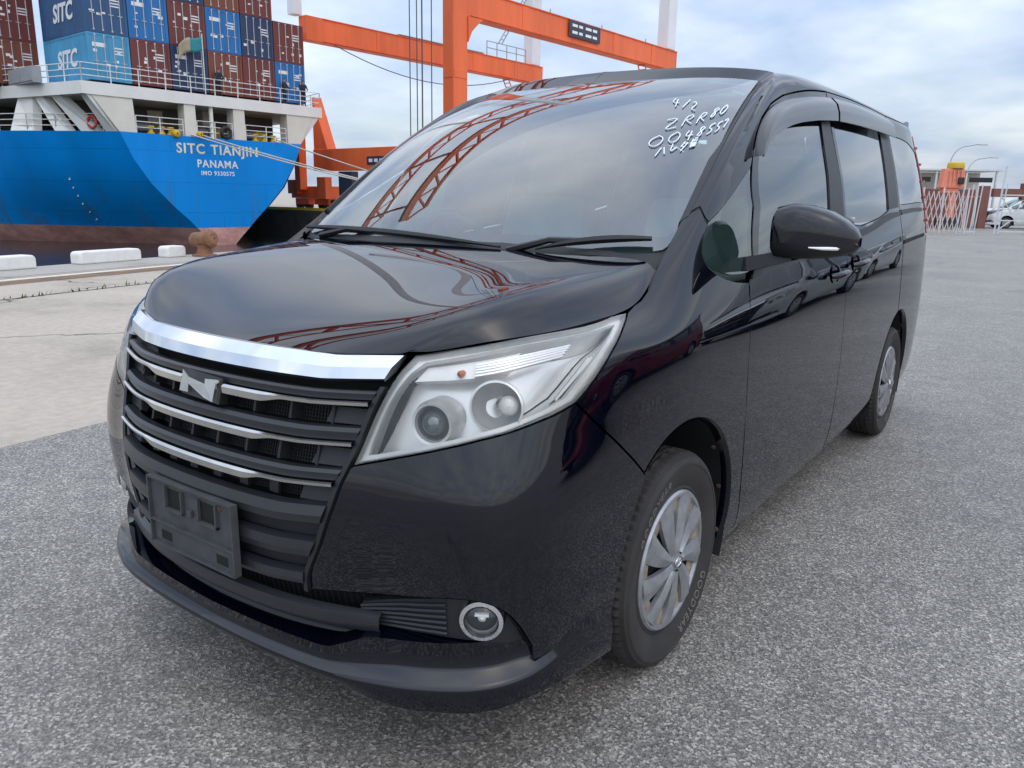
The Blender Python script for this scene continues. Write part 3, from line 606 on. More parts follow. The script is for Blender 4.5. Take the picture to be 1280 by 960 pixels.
# ---------------------------------------------------------------- containers
def corr(name, base):
    simple(name, base, .55, var=.22, vscale=1.4, stretch=(1, 1, .35))
for nm, c in (('box_maroon', (.16, .035, .028)), ('box_rust', (.20, .055, .030)), ('box_navy', (.018, .042, .105)), ('box_blue', (.012, .155, .42)), ('box_cyan', (.06, .30, .50)), ('box_sitc', (.025, .085, .20))): corr(nm, c)
simple('galvanised', (.50, .50, .50), .45, .5)
CW, CL, CH = 2.44, 6.06, 2.59
def container_meshes():
    # frame
    f = MB()
    for x in (-CW/2+.08, CW/2-.08):
        for y in (.08, CL-.08): f.box((x, y, CH/2), (.16, .16, CH))
        f.box((x, CL/2, .08), (.14, CL-.32, .16)); f.box((x, CL/2, CH-.06), (.12, CL-.32, .12))
    for y in (.08, CL-.08): f.box((0, y, .08), (CW-.32, .14, .16)); f.box((0, y, CH-.06), (CW-.32, .14, .12))
    f.box((0, CL/2, CH-.09), (CW-.2, CL-.2, .03)); f.box((0, CL/2, .12), (CW-.2, CL-.2, .03))
    # corrugated sides
    def corrug(L, p=.28, d=.045):
        out = []; x = .12
        while x < L-.12-p:
            out += [(x, 0), (x+p*.3, 0), (x+p*.5, d), (x+p*.8, d)]; x += p
        return out+[(L-.12, 0)]
    s = MB(); q = corrug(CL)
    for sg in (-1, 1): s.grid([[(sg*(CW/2-.02-d), y, .14) for y, d in q], [(sg*(CW/2-.02-d), y, CH-.1) for y, d in q]][::sg])
    q = corrug(CW)
    s.grid([[(x-CW/2, CL-.02-d, .14) for x, d in q], [(x-CW/2, CL-.02-d, CH-.1) for x, d in q]])
    # door leaf with horizontal corrugation, local origin at its hinge side bottom
    d = MB(); wl_ = CW/2-.17; zs = [.16, .22]
    P = [(.16, .035)]; z = .16
    for k in range(4):
        z0 = .30+k*.55; P += [(z0, .035), (z0+.06, .075), (z0+.32, .075), (z0+.38, .035)]
    P.append((CH-.12, .035))
    d.grid([[(0, y, z) for z, y in P], [(wl_, y, z) for z, y in P]][::-1])
    d.box((wl_/2, .03, CH/2), (wl_, .012, CH-.28)); 
    rd = MB(); rd.tube([(0, 0, .12), (0, 0, CH-.08)], .026, 6); rd.box((.0, -.01, 1.05), (.30, .03, .04)); rd.box((0, 0, .16), (.1, .05, .09)); rd.box((0, 0, CH-.12), (.1, .05, .09))
    return f.mesh('container_frame'), s.mesh('container_side'), d.mesh('door_leaf'), rd.mesh('lock_rod')
ME_F, ME_S, ME_D, ME_R = container_meshes()
_cm = {}
def meshmat(me, mat):
    k = (me.name, mat)
    if k not in _cm:
        c = me.copy(); c.materials.clear(); c.materials.append(MATS[mat]); _cm[k] = c
    return _cm[k]
def container(b, a, z, mat, label, side_logo=False, plate=None):
    r = empty('shipping_container', (0, 0, 0), SR, label=label, cat='container', group='containers stacked on the ship')
    w = Matrix.Rotation(SR, 4, 'Z') @ Vector((b, a, z)); r.location = (w.x-45.77, w.y+31.45, z)
    link('frame', meshmat(ME_F, mat), None, r); link('side_wall', meshmat(ME_S, mat), None, r)
    for sg in (-1, 1):
        o = link('door', meshmat(ME_D, mat), None, r); o.location = (-CW/2+.165, .0, 0) if sg < 0 else (.005, .0, 0)
        for k in (.28, .78):
            q = link('lock_rod', meshmat(ME_R, 'galvanised'), None, o); q.location = ((CW/2-.17)*k, .005, 0)
    mb = MB()
    for k in range(5): mb.box((RNG.uniform(-.95, .95), .028, RNG.uniform(.5, 2.2)), (RNG.uniform(.12, .3), .012, RNG.uniform(.08, .2)))
    mb.box((-.55, .026, 1.95), (.75, .012, .22)) if plate else None
    for k in range(3): mb.box((.6, .028, 1.55+.16*k), (.55, .012, .07))
    mb.build('placard', 'letter_white', r)['kind'] = 'stuff'
    if side_logo:
        me = text_mesh('SITC', 1.35, .003, 3, 1.0, .045); sh = .22
        # on the port long side, reading aft-wards
        me.transform(Matrix(((0, 0, 1, -CW/2-.002), (-1, -sh, 0, 2.9), (0, 1, 0, .85), (0, 0, 0, 1))))
        link('side_lettering', me, 'letter_white', r)
    return r
row0 = [('box_cyan', 'pale cyan container with white lettering, bottom tier at the near corner of the stack'), ('box_maroon', 'maroon container beside the pale cyan one, bottom tier'), ('box_navy', 'navy container behind the flag, bottom tier'),
        ('box_rust', 'rusty brown container right of the navy one, bottom tier'), ('box_maroon', 'maroon container between rusty brown and bright blue ones, bottom tier'), ('box_blue', 'bright blue container at the right end of the bottom tier')]
row1 = [('box_sitc', 'dark blue container with white lettering, second tier at the near corner'), ('box_blue', 'bright blue container on the second tier beside the dark blue one'), ('box_maroon', 'maroon container on the second tier between two bright blue ones'),
        ('box_blue', 'bright blue container in the middle right of the second tier'), ('box_navy', 'navy container second from the right end of the second tier'), ('box_maroon', 'maroon container at the right end of the second tier')]
row2 = [('box_navy', 'dark container on the top tier at the near corner'), ('box_maroon', 'maroon container on the top tier above the bright blue one'), ('box_navy', 'navy container on the top tier above the maroon one'), ('box_rust', 'rusty container on the top tier above the middle blue one'), ('box_maroon', 'maroon container at the right end of the top tier')]
for k, (mt, lb) in enumerate(row0): container(-6.45+k*2.5, .35, 7.58, mt, lb, k == 0, k in (0, 2, 5))
for k, (mt, lb) in enumerate(row1): container(-6.45+k*2.5, .35, 10.19, mt, lb, k == 0, k in (1, 3))
for k, (mt, lb) in enumerate(row2): container(-6.45+k*2.5, .35, 12.80, mt, lb, False)
for tr in range(3):
    for j, b0 in enumerate((-8.95, -11.45 if tr == 0 else -8.95)):
        if j == 1 and tr: continue
        container(b0 if j == 0 else -11.4, 7.2, 7.58+2.61*tr if tr else 7.58, 'box_rust' if (tr+j) % 2 == 0 else 'box_maroon',
                  ('reddish container at the left picture edge, %s of its stack' % ('bottom' if tr == 0 else 'second tier' if tr == 1 else 'top')) if j == 0 else 'outermost reddish container at deck level by the grey lockers')
# flag on its staff
flag = empty('ship_flag', label='faded teal and beige flag on a staff at the ship stern rail', cat='flag'); flag.location = (-45.65+.05, 30.6, 7.4); flag.rotation_euler = (0, 0, SR)
mb = MB(); mb.tube([(0, 0, 0), (0, 0, 3.6)], .035, 8); mb.build('flag_staff', 'rail_white', flag, smooth=40)
simple('flag_teal', (.03, .24, .28), .9, var=.2, vscale=4); simple('flag_beige', (.42, .36, .25), .9, var=.2, vscale=4)
for nm, u0, u1, mt in (('flag_cloth', 0, .55, 'flag_teal'), ('flag_cloth', .55, 1, 'flag_beige')):
    mb = MB(); P = []
    for i in range(9):
        u = u0+(u1-u0)*i/8; P.append([(-u*1.55, .14*math.sin(u*7+v*2)*u, 3.45-v*.85-.75*u*u-.12*math.sin(u*6)) for v in np.linspace(0, 1, 6)])
    mb.grid(P); o = mb.build(nm, mt, flag, smooth=60); o.modifiers.new('t', 'SOLIDIFY').thickness = .01
# crew members
m, n, l, b = nodes('crew_clothes'); setp(b, (.02, .022, .03), .85)
tcx = n.new('ShaderNodeTexCoord'); sp = n.new('ShaderNodeSeparateXYZ'); l.new(tcx.outputs['Generated'], sp.inputs[0])
l.new(ramp(n, l, sp.outputs[2], [(0, (.02, .02, .022)), (.45, (.022, .026, .045)), (.84, (.025, .03, .05)), (.86, (.35, .2, .14)), (.95, (.35, .2, .14)), (.96, (.02, .02, .02))]), b.inputs['Base Color'])
def crew(name, loc, rz, label, lean=0.):
    V = [(0, 0, .95), (0, lean*.4, 1.2), (0, lean, 1.42), (0, lean*1.1, 1.52), (0, lean*1.2, 1.64), (0, lean*1.2, 1.74),
         (-.19, lean, 1.40), (-.25, lean+.12, 1.14), (-.2, lean+.34, 1.04), (.19, lean, 1.40), (.25, lean+.1, 1.13), (.2, lean+.33, 1.02),
         (-.1, 0, .88), (-.11, .03, .48), (-.12, 0, .06), (-.12, .14, .04), (.1, 0, .88), (.12, .05, .48), (.13, .02, .06), (.13, .16, .04)]
    E = [(0, 1), (1, 2), (2, 3), (3, 4), (4, 5), (2, 6), (6, 7), (7, 8), (2, 9), (9, 10), (10, 11), (0, 12), (12, 13), (13, 14), (14, 15), (0, 16), (16, 17), (17, 18), (18, 19)]
    rad = [.16, .155, .16, .06, .10, .085, .075, .055, .045, .075, .055, .045, .1, .075, .05, .04, .1, .075, .05, .04]
    me = bpy.data.meshes.new(name); me.from_pydata(V, E, []); o = link(name, me, 'crew_clothes', None, label=label, cat='person'); o.location = loc; o.rotation_euler = (0, 0, rz)
    o.modifiers.new('skin', 'SKIN'); sk = me.skin_vertices[0].data
    for k, r in enumerate(rad): sk[k].radius = (r, r*.85)
    sk[0].use_root = True; s2 = o.modifiers.new('sub', 'SUBSURF'); s2.levels = 1; s2.render_levels = 2
    return o
def shp(b, a, z): w = Matrix.Rotation(SR, 3, 'Z') @ Vector((b, a, z)); return (w.x-45.77, w.y+31.45, z)
crew('person', shp(.35, .22, 7.4), SR+math.pi, 'person in dark clothes leaning at the stern rail below the containers', .12)
crew('person', shp(5.4, .25, 7.4), SR+math.pi+.5, 'person in dark clothes at the rail in front of the bright blue container', .05)
crew('person', shp(7.0, .24, 7.4), SR+math.pi-.4, 'rightmost person in dark clothes at the corner of the ship rail', .08)
# mooring lines
def rope(name, a, b2, sag, r, label):
    a = Vector(a); b2 = Vector(b2); P = [a.lerp(b2, t)-Vector((0, 0, sag*4*t*(1-t))) for t in np.linspace(0, 1, 20)]
    mb = MB(); mb.tube(P, r, 6); return mb.build(name, 'rope', smooth=60, label=label, cat='rope')
rope('mooring_line', shp(-1.3, -.02, 4.9), (-32, 41.0, .8), .25, .05, 'upper mooring line running from the yellow buoy to the far quay')
rope('mooring_line', shp(-1.9, -.02, 4.85), (-30, 40.9, .6), .35, .05, 'lower mooring line crossing the ship name to the far quay')
rope('mooring_line', shp(4.3, -.02, 4.95), (-31, 41.2, .7), .15, .05, 'short mooring line from the right fairlead to the far quay')
# ================================================================ GANTRY CRANE
simple('crane_orange', (.84, .145, .035), .5, var=.22, vscale=.6, stretch=(1, 1, .18))
simple('crane_white', (.74, .75, .76), .5, var=.06, vscale=.5); simple('cable', (.09, .09, .095), .6); simple('sign_dark', (.03, .035, .06), .5)
crane = empty('gantry_crane', (-34.62, 42.3, 0), SR-math.pi/2, label='orange portal gantry crane with white upper legs standing on the far quay', cat='crane')
# local x along the quay (towards -x world is -16), local y across it
XS = (0, -15.8); G_ = 28.2
def cbox(name, x0, x1, y0, y1, z0, z1, mat='crane_orange', parent=None, bev=.04):
    mb = MB(); mb.bx(x0, x1, y0, y1, z0, z1); return mb.build(name, mat, parent or crane, bevel=bev)
for k, x in enumerate(XS):
    cbox('leg', x-.9, x-.2, -1.3, -.6, 1.6, 13.6) if k else cbox('leg', x-.5, x+.5, -.68, .68, 1.6, 24.0); cbox('leg', x-.5, x+.5, G_-.68, G_+.68, 1.6, 12.94)
    cbox('portal_beam', x-.48, x+.48, -.59 if k else .69, G_+1.3, 12.95, 14.75)
    # gusset under the beam at the near leg
    mb = MB(); mb.prism([(0, 0), (1.5, 0), (1.1, -.25), (.35, -.9), (0, -1.6)], 1.16, Matrix(((0, 0, 1), (1, 0, 0), (0, 1, 0))), loc=(x-.58, .685, 12.948)); k or mb.build('gusset', 'crane_orange', crane)
    cbox('upper_leg', x-.55, x+.55, G_-.7, G_+.75, 14.76, 40, 'crane_white'); cbox('upper_leg', x-.9 if k else x-.5, x-.1 if k else x+.5, -1.3 if k else -.68, -.5 if k else .66, 14.77 if k else 24.02, 40, 'crane_white')
    mb = MB(); mb.bar((x, .9, 24), (x, G_-.8, 38), .7, .9); mb.build('diagonal_brace', 'crane_white', crane)
    # walkway with handrail on the beam
    w = cbox('walkway', x-.6, x+.6, 9.0, 20.0, 14.77, 14.83, 'gear_grey', None, 0) if k else None
    if not k:
        for y in np.linspace(3, 24, 4): mb = MB(); mb.tube([(x+.3, y, 14.74), (x+.3, y, 15.05)], .05, 5); mb.build('lifting_lug', 'gear_grey', crane)
    else:
        mb = MB()
        for y in np.linspace(20.5, 26.5, 5): mb.tube([(x+.5, y, 14.75), (x+.5, y, 16.0)], .05, 5)
        for z in (15.4, 16.0): mb.tube([(x+.5, 20.5, z), (x+.5, 26.5, z)], .045, 5)
        mb.tube([(x+.5, 22.2, 16), (x+.5, 26.2, 21)], .07, 5); mb.tube([(x+.5, 22.7, 16), (x+.5, 26.5, 20.8)], .07, 5)
        for t in np.linspace(0, 1, 12): mb.tube([(x+.5, 22.2+4*t, 16+5*t), (x+.5, 22.7+3.8*t, 16+4.8*t)], .035, 4)
        mb.build('beam_handrail', 'gear_grey', crane)
    # ladder under far leg
    mb = MB()
    for dx in (-.35, .35): mb.tube([(x+dx, G_-4.2, 12.9), (x+dx, G_-2.6, 10.6)], .06, 5)
    for t in np.linspace(0, 1, 8): mb.tube([(x-.35, G_-4.2+1.6*t, 12.9-2.3*t), (x+.35, G_-4.2+1.6*t, 12.9-2.3*t)], .04, 4)
    mb.build('ladder', 'crane_orange', crane)
# bolted splice plates on legs and beams
for z in (5.2, 9.0, 17.5):
    for q in ((.5, .53, -.6, .6), (-.44, .44, -.71, -.68)): cbox('splice_plate', *q, z, z+.55, 'crane_orange', None, .01)
for k, x in enumerate(XS):
    for y in (6.5, 18.5, 24.8): cbox('splice_plate', x+.48, x+.51, y, y+.7, 13.0, 14.7, 'crane_orange', None, .01)
    for z in (13.02, 14.66): mb = MB(); mb.bx(x+.481, x+.56, 1.0, G_+1.2, z, z+.07); mb.build('beam_flange', 'crane_orange', crane)
for y in (0, G_):
    cbox('sill_beam', XS[1]+.63, XS[0]-.63, y-.55, y+.55, 3.1, 4.75)
    for x in XS:
        cbox('bogie_frame', x-2.6, x+2.6, y-.5, y+.5, .95, 1.9); cbox('bogie_frame', x-2.2, x-.4, y-.42, y+.42, .45, .94, 'crane_orange'); cbox('bogie_frame', x+.4, x+2.2, y-.42, y+.42, .45, .94)
        for dx in (-2.1, -.9, .9, 2.1):
            mb = MB(); mb.lathe([(.05, -.16), (.42, -.16), (.42, .16), (.05, .16)], 18, M=axis_to((0, 1, 0)), cap=True, loc=(x+dx, y, .43)); mb.build('bogie_wheel', 'steel_dark', crane, smooth=40)
    mb = MB(); mb.prism([(0, 0), (1.7, 0), (0, 4.0)], .9, Matrix(((1, 0, 0), (0, 0, 1), (0, 1, 0))), loc=(XS[1]+.63, y-.45, 4.755)); mb.build('gusset', 'crane_orange', crane)
cbox('electrical_cabinet', -11.2, -9.6, -1.25, -.6, 1.2, 3.0, 'sign_dark'); cbox('motor_housing', -14.0, -12.9, -1.2, -.55, .9, 2.6, 'crane_orange'); cbox('motor_housing', -17.9, -16.6, -1.2, -.6, 1.3, 2.4, 'crane_orange')
o = cbox('capacity_sign', -8.6, -6.6, -.60, -.57, 3.5, 4.1, 'sign_dark')
for k in range(3): mb = MB(); mb.bx(-8.35+.6*k, -7.95+.6*k, -.612, -.603, 3.68, 3.92); mb.build('sign_mark', 'letter_white', o)
# sign on the landward part of the near beam
o = cbox('beam_sign', .61, .66, 12.0, 16.3, 13.45, 14.65, 'sign_dark')
for z in (14.2, 13.7):
    for y0_, w_ in ((12.4, .7), (13.3, .5), (14.2, .8), (15.2, .6)): mb = MB(); mb.bx(.662, .668, y0_, y0_+w_, z, z+.2); mb.build('sign_mark', 'letter_white', o)
# hoist ropes hanging from the boom
def hcable(name, top, bot): mb = MB(); mb.tube([top, Vector(top).lerp(Vector(bot), .5)+Vector((.05, 0, 0)), bot], .045, 5); return mb.build(name, 'cable', crane)
Mi = crane.matrix_world
for (x, y) in ((-9.3, 4.6), (-8.4, 4.5), (-7.95, 4.6), (-7.6, 4.3), (-7.1, 4.8)): hcable('hoist_rope', (x, y, 40), (x, y, 3.0))
mb = MB(); mb.box((-7.7, 4.5, 2.6), (2.6, 1.2, .7)); mb.build('spreader', 'crane_orange', crane, bevel=.05)
for x in (-12, -2): mb = MB(); mb.bx(x-.3, x+.3, -40, 62, 37.2, 38.4); mb.build('boom_girder', 'crane_orange', crane)
for y_ in range(-36, 62, 14): mb = MB(); mb.bx(-11.5, -2.5, y_-.3, y_+.3, 37, 38); mb.build('boom_tie', 'crane_orange', crane)
for x in (-12, -2):
    mb = MB()
    for k in range(16): mb.bar((x, -40+k*6, 38.5), (x, -37+k*6, 41), .3); mb.bar((x, -37+k*6, 41), (x, -34+k*6, 38.5), .3)
    mb.bar((x, -37, 41), (x, 56, 41), .45); mb.build('boom_truss', 'crane_orange', crane)
# festoon cable slung under the second beam
mb = MB(); mb.tube([(-15.2, 2+22*t, 12.9-2.0*4*t*(1-t)*.8) for t in np.linspace(0, 1, 16)], .04, 5); mb.build('festoon_cable', 'cable', crane)
o_ = container(5.2, 2, 0, 'box_cyan', 'pale blue container standing on the far quay below the crane beam', True); o_.location = (-40.5, 60, 0); o_.rotation_euler = (0, 0, .05); o_['group'] = ''
del o_['group']
# ================================================================ GATE, FENCE AND YARD BEYOND
simple('gate_paint', (.66, .60, .58), .5, var=.15, vscale=4); simple('fence_steel', (.60, .63, .64), .45, .2, var=.1, vscale=4); simple('brown_steel', (.20, .075, .06), .6, var=.2, vscale=1.5)
simple('hi_orange', (.72, .24, .15), .55, var=.15, vscale=3); simple('lamp_steel', (.42, .44, .45), .5, .3)
gate = empty('accordion_gate', (-4.62, 38.6, 0), 0, label='pinkish white folding lattice gate at the far edge of the yard', cat='gate')
gd = Vector((1.62, 1.05, 0)); NB = 9
for k in range(NB+2):
    for sg in (-1, 1):
        t0 = (k-1)/NB; t1 = (k+1)/NB
        if sg < 0: t0, t1 = t1, t0
        mb = MB(); mb.bar(gd*max(0, min(1, t0))+Vector((0, .03*sg, .12)), gd*max(0, min(1, t1))+Vector((0, .03*sg, 1.85)), .05, .02); mb.build('lattice_slat', 'gate_paint', gate)
for t in (0, .45, 1.0):
    mb = MB(); mb.tube([gd*t, gd*t+Vector((0, 0, 2.0))], .035, 8); mb.build('gate_post', 'gate_paint', gate)
def post_frame(name, loc, label, cat, parts):
    r = empty(name, loc, 0, label=label, cat=cat)
    for nm, a, b2, w, mt in parts: mb = MB(); mb.bar(a, b2, w); mb.build(nm, mt, r)
    return r
sl = []
for k in range(5): sl.append(('post', (k*.16, k*.1, 0), (k*.16+.10, k*.1, 2.15-(.25 if k % 2 else 0)), .045, 'fence_steel'))
sl += [('rail', (0, 0, 1.6), (.7, .45, 1.65), .04, 'hi_orange'), ('rail', (0, 0, .12), (.7, .45, .12), .04, 'fence_steel'), ('post', (.05, .05, 0), (.55, .4, .06), .05, 'fence_steel')]
post_frame('stacked_barrier', (-3.26, 39.5, 0), 'bundle of leaning white barrier posts beside the lattice gate', 'barrier', sl)
sw = [('post', (0, 0, 0), (.12, 0, 2.95), .07, 'fence_steel'), ('post', (1.15, .8, 0), (1.2, .8, 1.8), .06, 'fence_steel'), ('rail', (0, 0, .14), (1.15, .8, .14), .05, 'fence_steel'), ('rail', (0, 0, .62), (1.15, .8, .62), .05, 'fence_steel'), ('rail', (0, 0, 1.1), (1.18, .8, 1.1), .05, 'fence_steel'),
      ('rail', (.06, 0, 1.72), (1.2, .8, 1.72), .05, 'fence_steel'), ('brace', (.05, 0, 1.7), (.55, .4, .9), .035, 'fence_steel'), ('brace', (.55, .4, .9), (1.18, .8, 1.7), .035, 'fence_steel'), ('brace', (.05, 0, .14), (.55, .4, .62), .035, 'fence_steel'), ('post', (.14, .03, 0), (.24, .05, 2.2), .05, 'fence_steel'),
      ('post', (2.4, 1.65, 0), (2.4, 1.65, 1.85), .06, 'fence_steel'), ('rail', (1.15, .8, 1.75), (2.4, 1.65, 1.75), .05, 'fence_steel'), ('rail', (1.15, .8, .14), (2.4, 1.65, .14), .05, 'fence_steel'), ('rail', (1.15, .8, .8), (2.4, 1.65, .8), .05, 'fence_steel')]
post_frame('swing_gate', (-1.9, 40.6, 0), 'white tubular swing gate with a tall post at the right picture edge', 'gate', sw)
# brown steel portal and low shed behind the gate
wall = empty('brown_wall', (-8.5, 47.5, 0), .58, label='dull red brown sheet steel wall behind the gate', cat='wall')
for k in range(6): mb = MB(); mb.box((.75+k*.86, 0, 1.05), (.84, .08, 2.1)); mb.build('wall_panel', 'brown_steel', wall, bevel=.01)
mb = MB(); mb.box((5.9, -.1, 1.15), (.42, .4, 2.3)); mb.build('post', 'brown_steel', wall)
portal = empty('brown_beam_barrier', (-3.25, 51.2, 0), .58, label='brown steel beam barrier above the white vans at the right edge', cat='barrier')
mb = MB(); mb.box((.9, 0, 1.95), (1.6, .3, .45)); mb.build('cross_beam', 'brown_steel', portal); mb = MB(); mb.box((3.6, 0, 2.0), (3.9, .35, .95)); mb.build('cross_panel', 'brown_steel', portal)
for k in range(5): mb = MB(); mb.box((2.2+k*.6, -.19, 2.2), (.14, .03, .14)); mb.build('hatch', 'trim_dark', portal)
mb = MB(); mb.box((5.6, 0, .8), (.3, .3, 1.6)); mb.build('support_post', 'brown_steel', portal)
shed = empty('open_shed', (-8.6, 53.0, 0), .58, label='pale open steel shed with flat roof behind the orange machine', cat='shed')
mb = MB(); mb.box((2.8, 0, 3.28), (6.0, 2.5, .10)); mb.build('roof', 'fence_steel', shed)
mb = MB(); mb.box((2.8, 1.1, 1.6), (5.6, .1, 3.2)); mb.build('back_wall', 'ship_cream', shed)
for k in range(4): mb = MB(); mb.box((.2+k*1.75, -1.1, 1.62), (.1, .1, 3.2)); mb.build('post', 'fence_steel', shed)
for k in range(3): mb = MB(); mb.box((1.0+k*1.8, -1.05, 2.72), (1.3, .12, .28)); mb.build('window', 'trim_dark', shed)
lift = empty('orange_hoist', (-4.75, 47.6, 0), .55, label='orange lifting machine with yellow cap standing behind the lattice gate', cat='hoist')
for nm, c, d, mt in (('base', (0, 0, .35), (1.0, .8, .5), 'steel_dark'), ('mast', (.1, 0, 1.35), (.32, .30, 1.6), 'hi_orange'), ('head', (-.05, 0, 2.62), (1.25, .6, 1.0), 'hi_orange'), ('hook_block', (.28, -.35, 2.5), (.3, .2, .34), 'steel_dark'), ('arm', (-.1, 0, 2.0), (.8, .4, .28), 'hi_orange')):
    mb = MB(); mb.box(c, d, None, 0, .82 if nm in ('head', 'mast') else 1.); mb.build(nm, mt, lift, bevel=.04)
mb = MB(); mb.lathe([(.40, 0), (.43, .1), (.40, .28), (.2, .34), (.02, .35)], 16, loc=(.08, 0, 3.13)); mb.build('cap', 'safety_yellow', lift, smooth=50)
for dx in (-.3, -.1, .1, .3): mb = MB(); mb.box((dx, -.31, 2.62), (.06, .03, .8)); mb.build('rib', 'hi_orange', lift)
# street lamps
def street_lamp(loc, h, reach, label):
    r = empty('street_lamp', loc, .55, label=label, cat='street lamp', group='street lamps beyond the gate')
    P = [(0, 0, 0), (0, 0, h*.72)]+[(reach*(1-math.cos(t)), 0, h*.72+h*.26*math.sin(t)) for t in np.linspace(.15, math.pi/2, 8)]+[(reach*1.5, 0, h*1.0), (reach*1.75, 0, h*1.005)]
    mb = MB(); mb.tube(P, [.11]*2+[.075]*8+[.07]*2, 8); mb.build('pole', 'lamp_steel', r, smooth=50)
    mb = MB(); mb.box((reach*2.0, 0, h*1.0), (.9, .28, .16), None, 0, .8); mb.build('lantern', 'lamp_steel', r, bevel=.03)
street_lamp((-13.05, 107, 0), 8.1, 1.75, 'taller street lamp with a curved arm above the orange hoist')
street_lamp((-12.8, 121, 0), 7.3, 1.6, 'smaller street lamp further right behind the tall one')
# ---------------------------------------------------------------- trimmed panels of the body surfaces
def surf_b(s, t): return surf(s, t)
def _in(poly, x, y):
    c = np.zeros(x.shape, bool); n = len(poly); j = n-1
    for i in range(n):
        xi, yi = poly[i]; xj, yj = poly[j]
        hit = ((yi > y) != (yj > y)) & (x < (xj-xi)*(y-yi)/((yj-yi) if yj != yi else 1e-12)+xi)
        c ^= hit; j = i
    return c
def _dense(S, poly, step, closed=True):
    out = []; n = len(poly)
    for i in range(n if closed else n-1):
        a = np.array(poly[i], float); b = np.array(poly[(i+1) % n], float)
        k = 12; q = a+(b-a)*np.linspace(0, 1, k+1)[:, None]; P, _ = S(q[:, 0], q[:, 1])
        L = np.linalg.norm(np.diff(P, axis=0), axis=1).sum(); m = max(1, int(math.ceil(L/step)))
        out += [tuple(a+(b-a)*t) for t in np.arange(m)/m]
    if not closed: out.append(tuple(poly[-1]))
    return np.array(out)
def _jac(S, q, h=1e-3):
    P0, N = S(q[:, 0], q[:, 1]); Pa, _ = S(q[:, 0]+h, q[:, 1]); Pb, _ = S(q[:, 0], q[:, 1]+h)
    Pa2, _ = S(q[:, 0]-h, q[:, 1]); Pb2, _ = S(q[:, 0], q[:, 1]-h)
    return P0, N, (Pa-Pa2)/(2*h), (Pb-Pb2)/(2*h)
def _inset(S, q, gap):
    """move a closed param loop inwards (towards its inside) by a real distance"""
    if gap == 0: return q
    P, N, Ja, Jb = _jac(S, q); n = len(q)
    x = q[:, 0]; y = q[:, 1]; area = .5*np.sum(x*np.roll(y, -1)-np.roll(x, -1)*y)
    T = np.roll(P, -1, 0)-np.roll(P, 1, 0); T /= np.linalg.norm(T, axis=1, keepdims=True)+1e-9
    I = np.cross(N, T); 
    M = np.cross(Ja, Jb); same = np.sign((M*N).sum(1))
    I *= np.sign(area)*same[:, None]
    out = q.copy()
    for k in range(n):
        A = np.stack([Ja[k], Jb[k]], 1); d, *_ = np.linalg.lstsq(A, I[k]*gap, rcond=None); out[k] += d
    return out
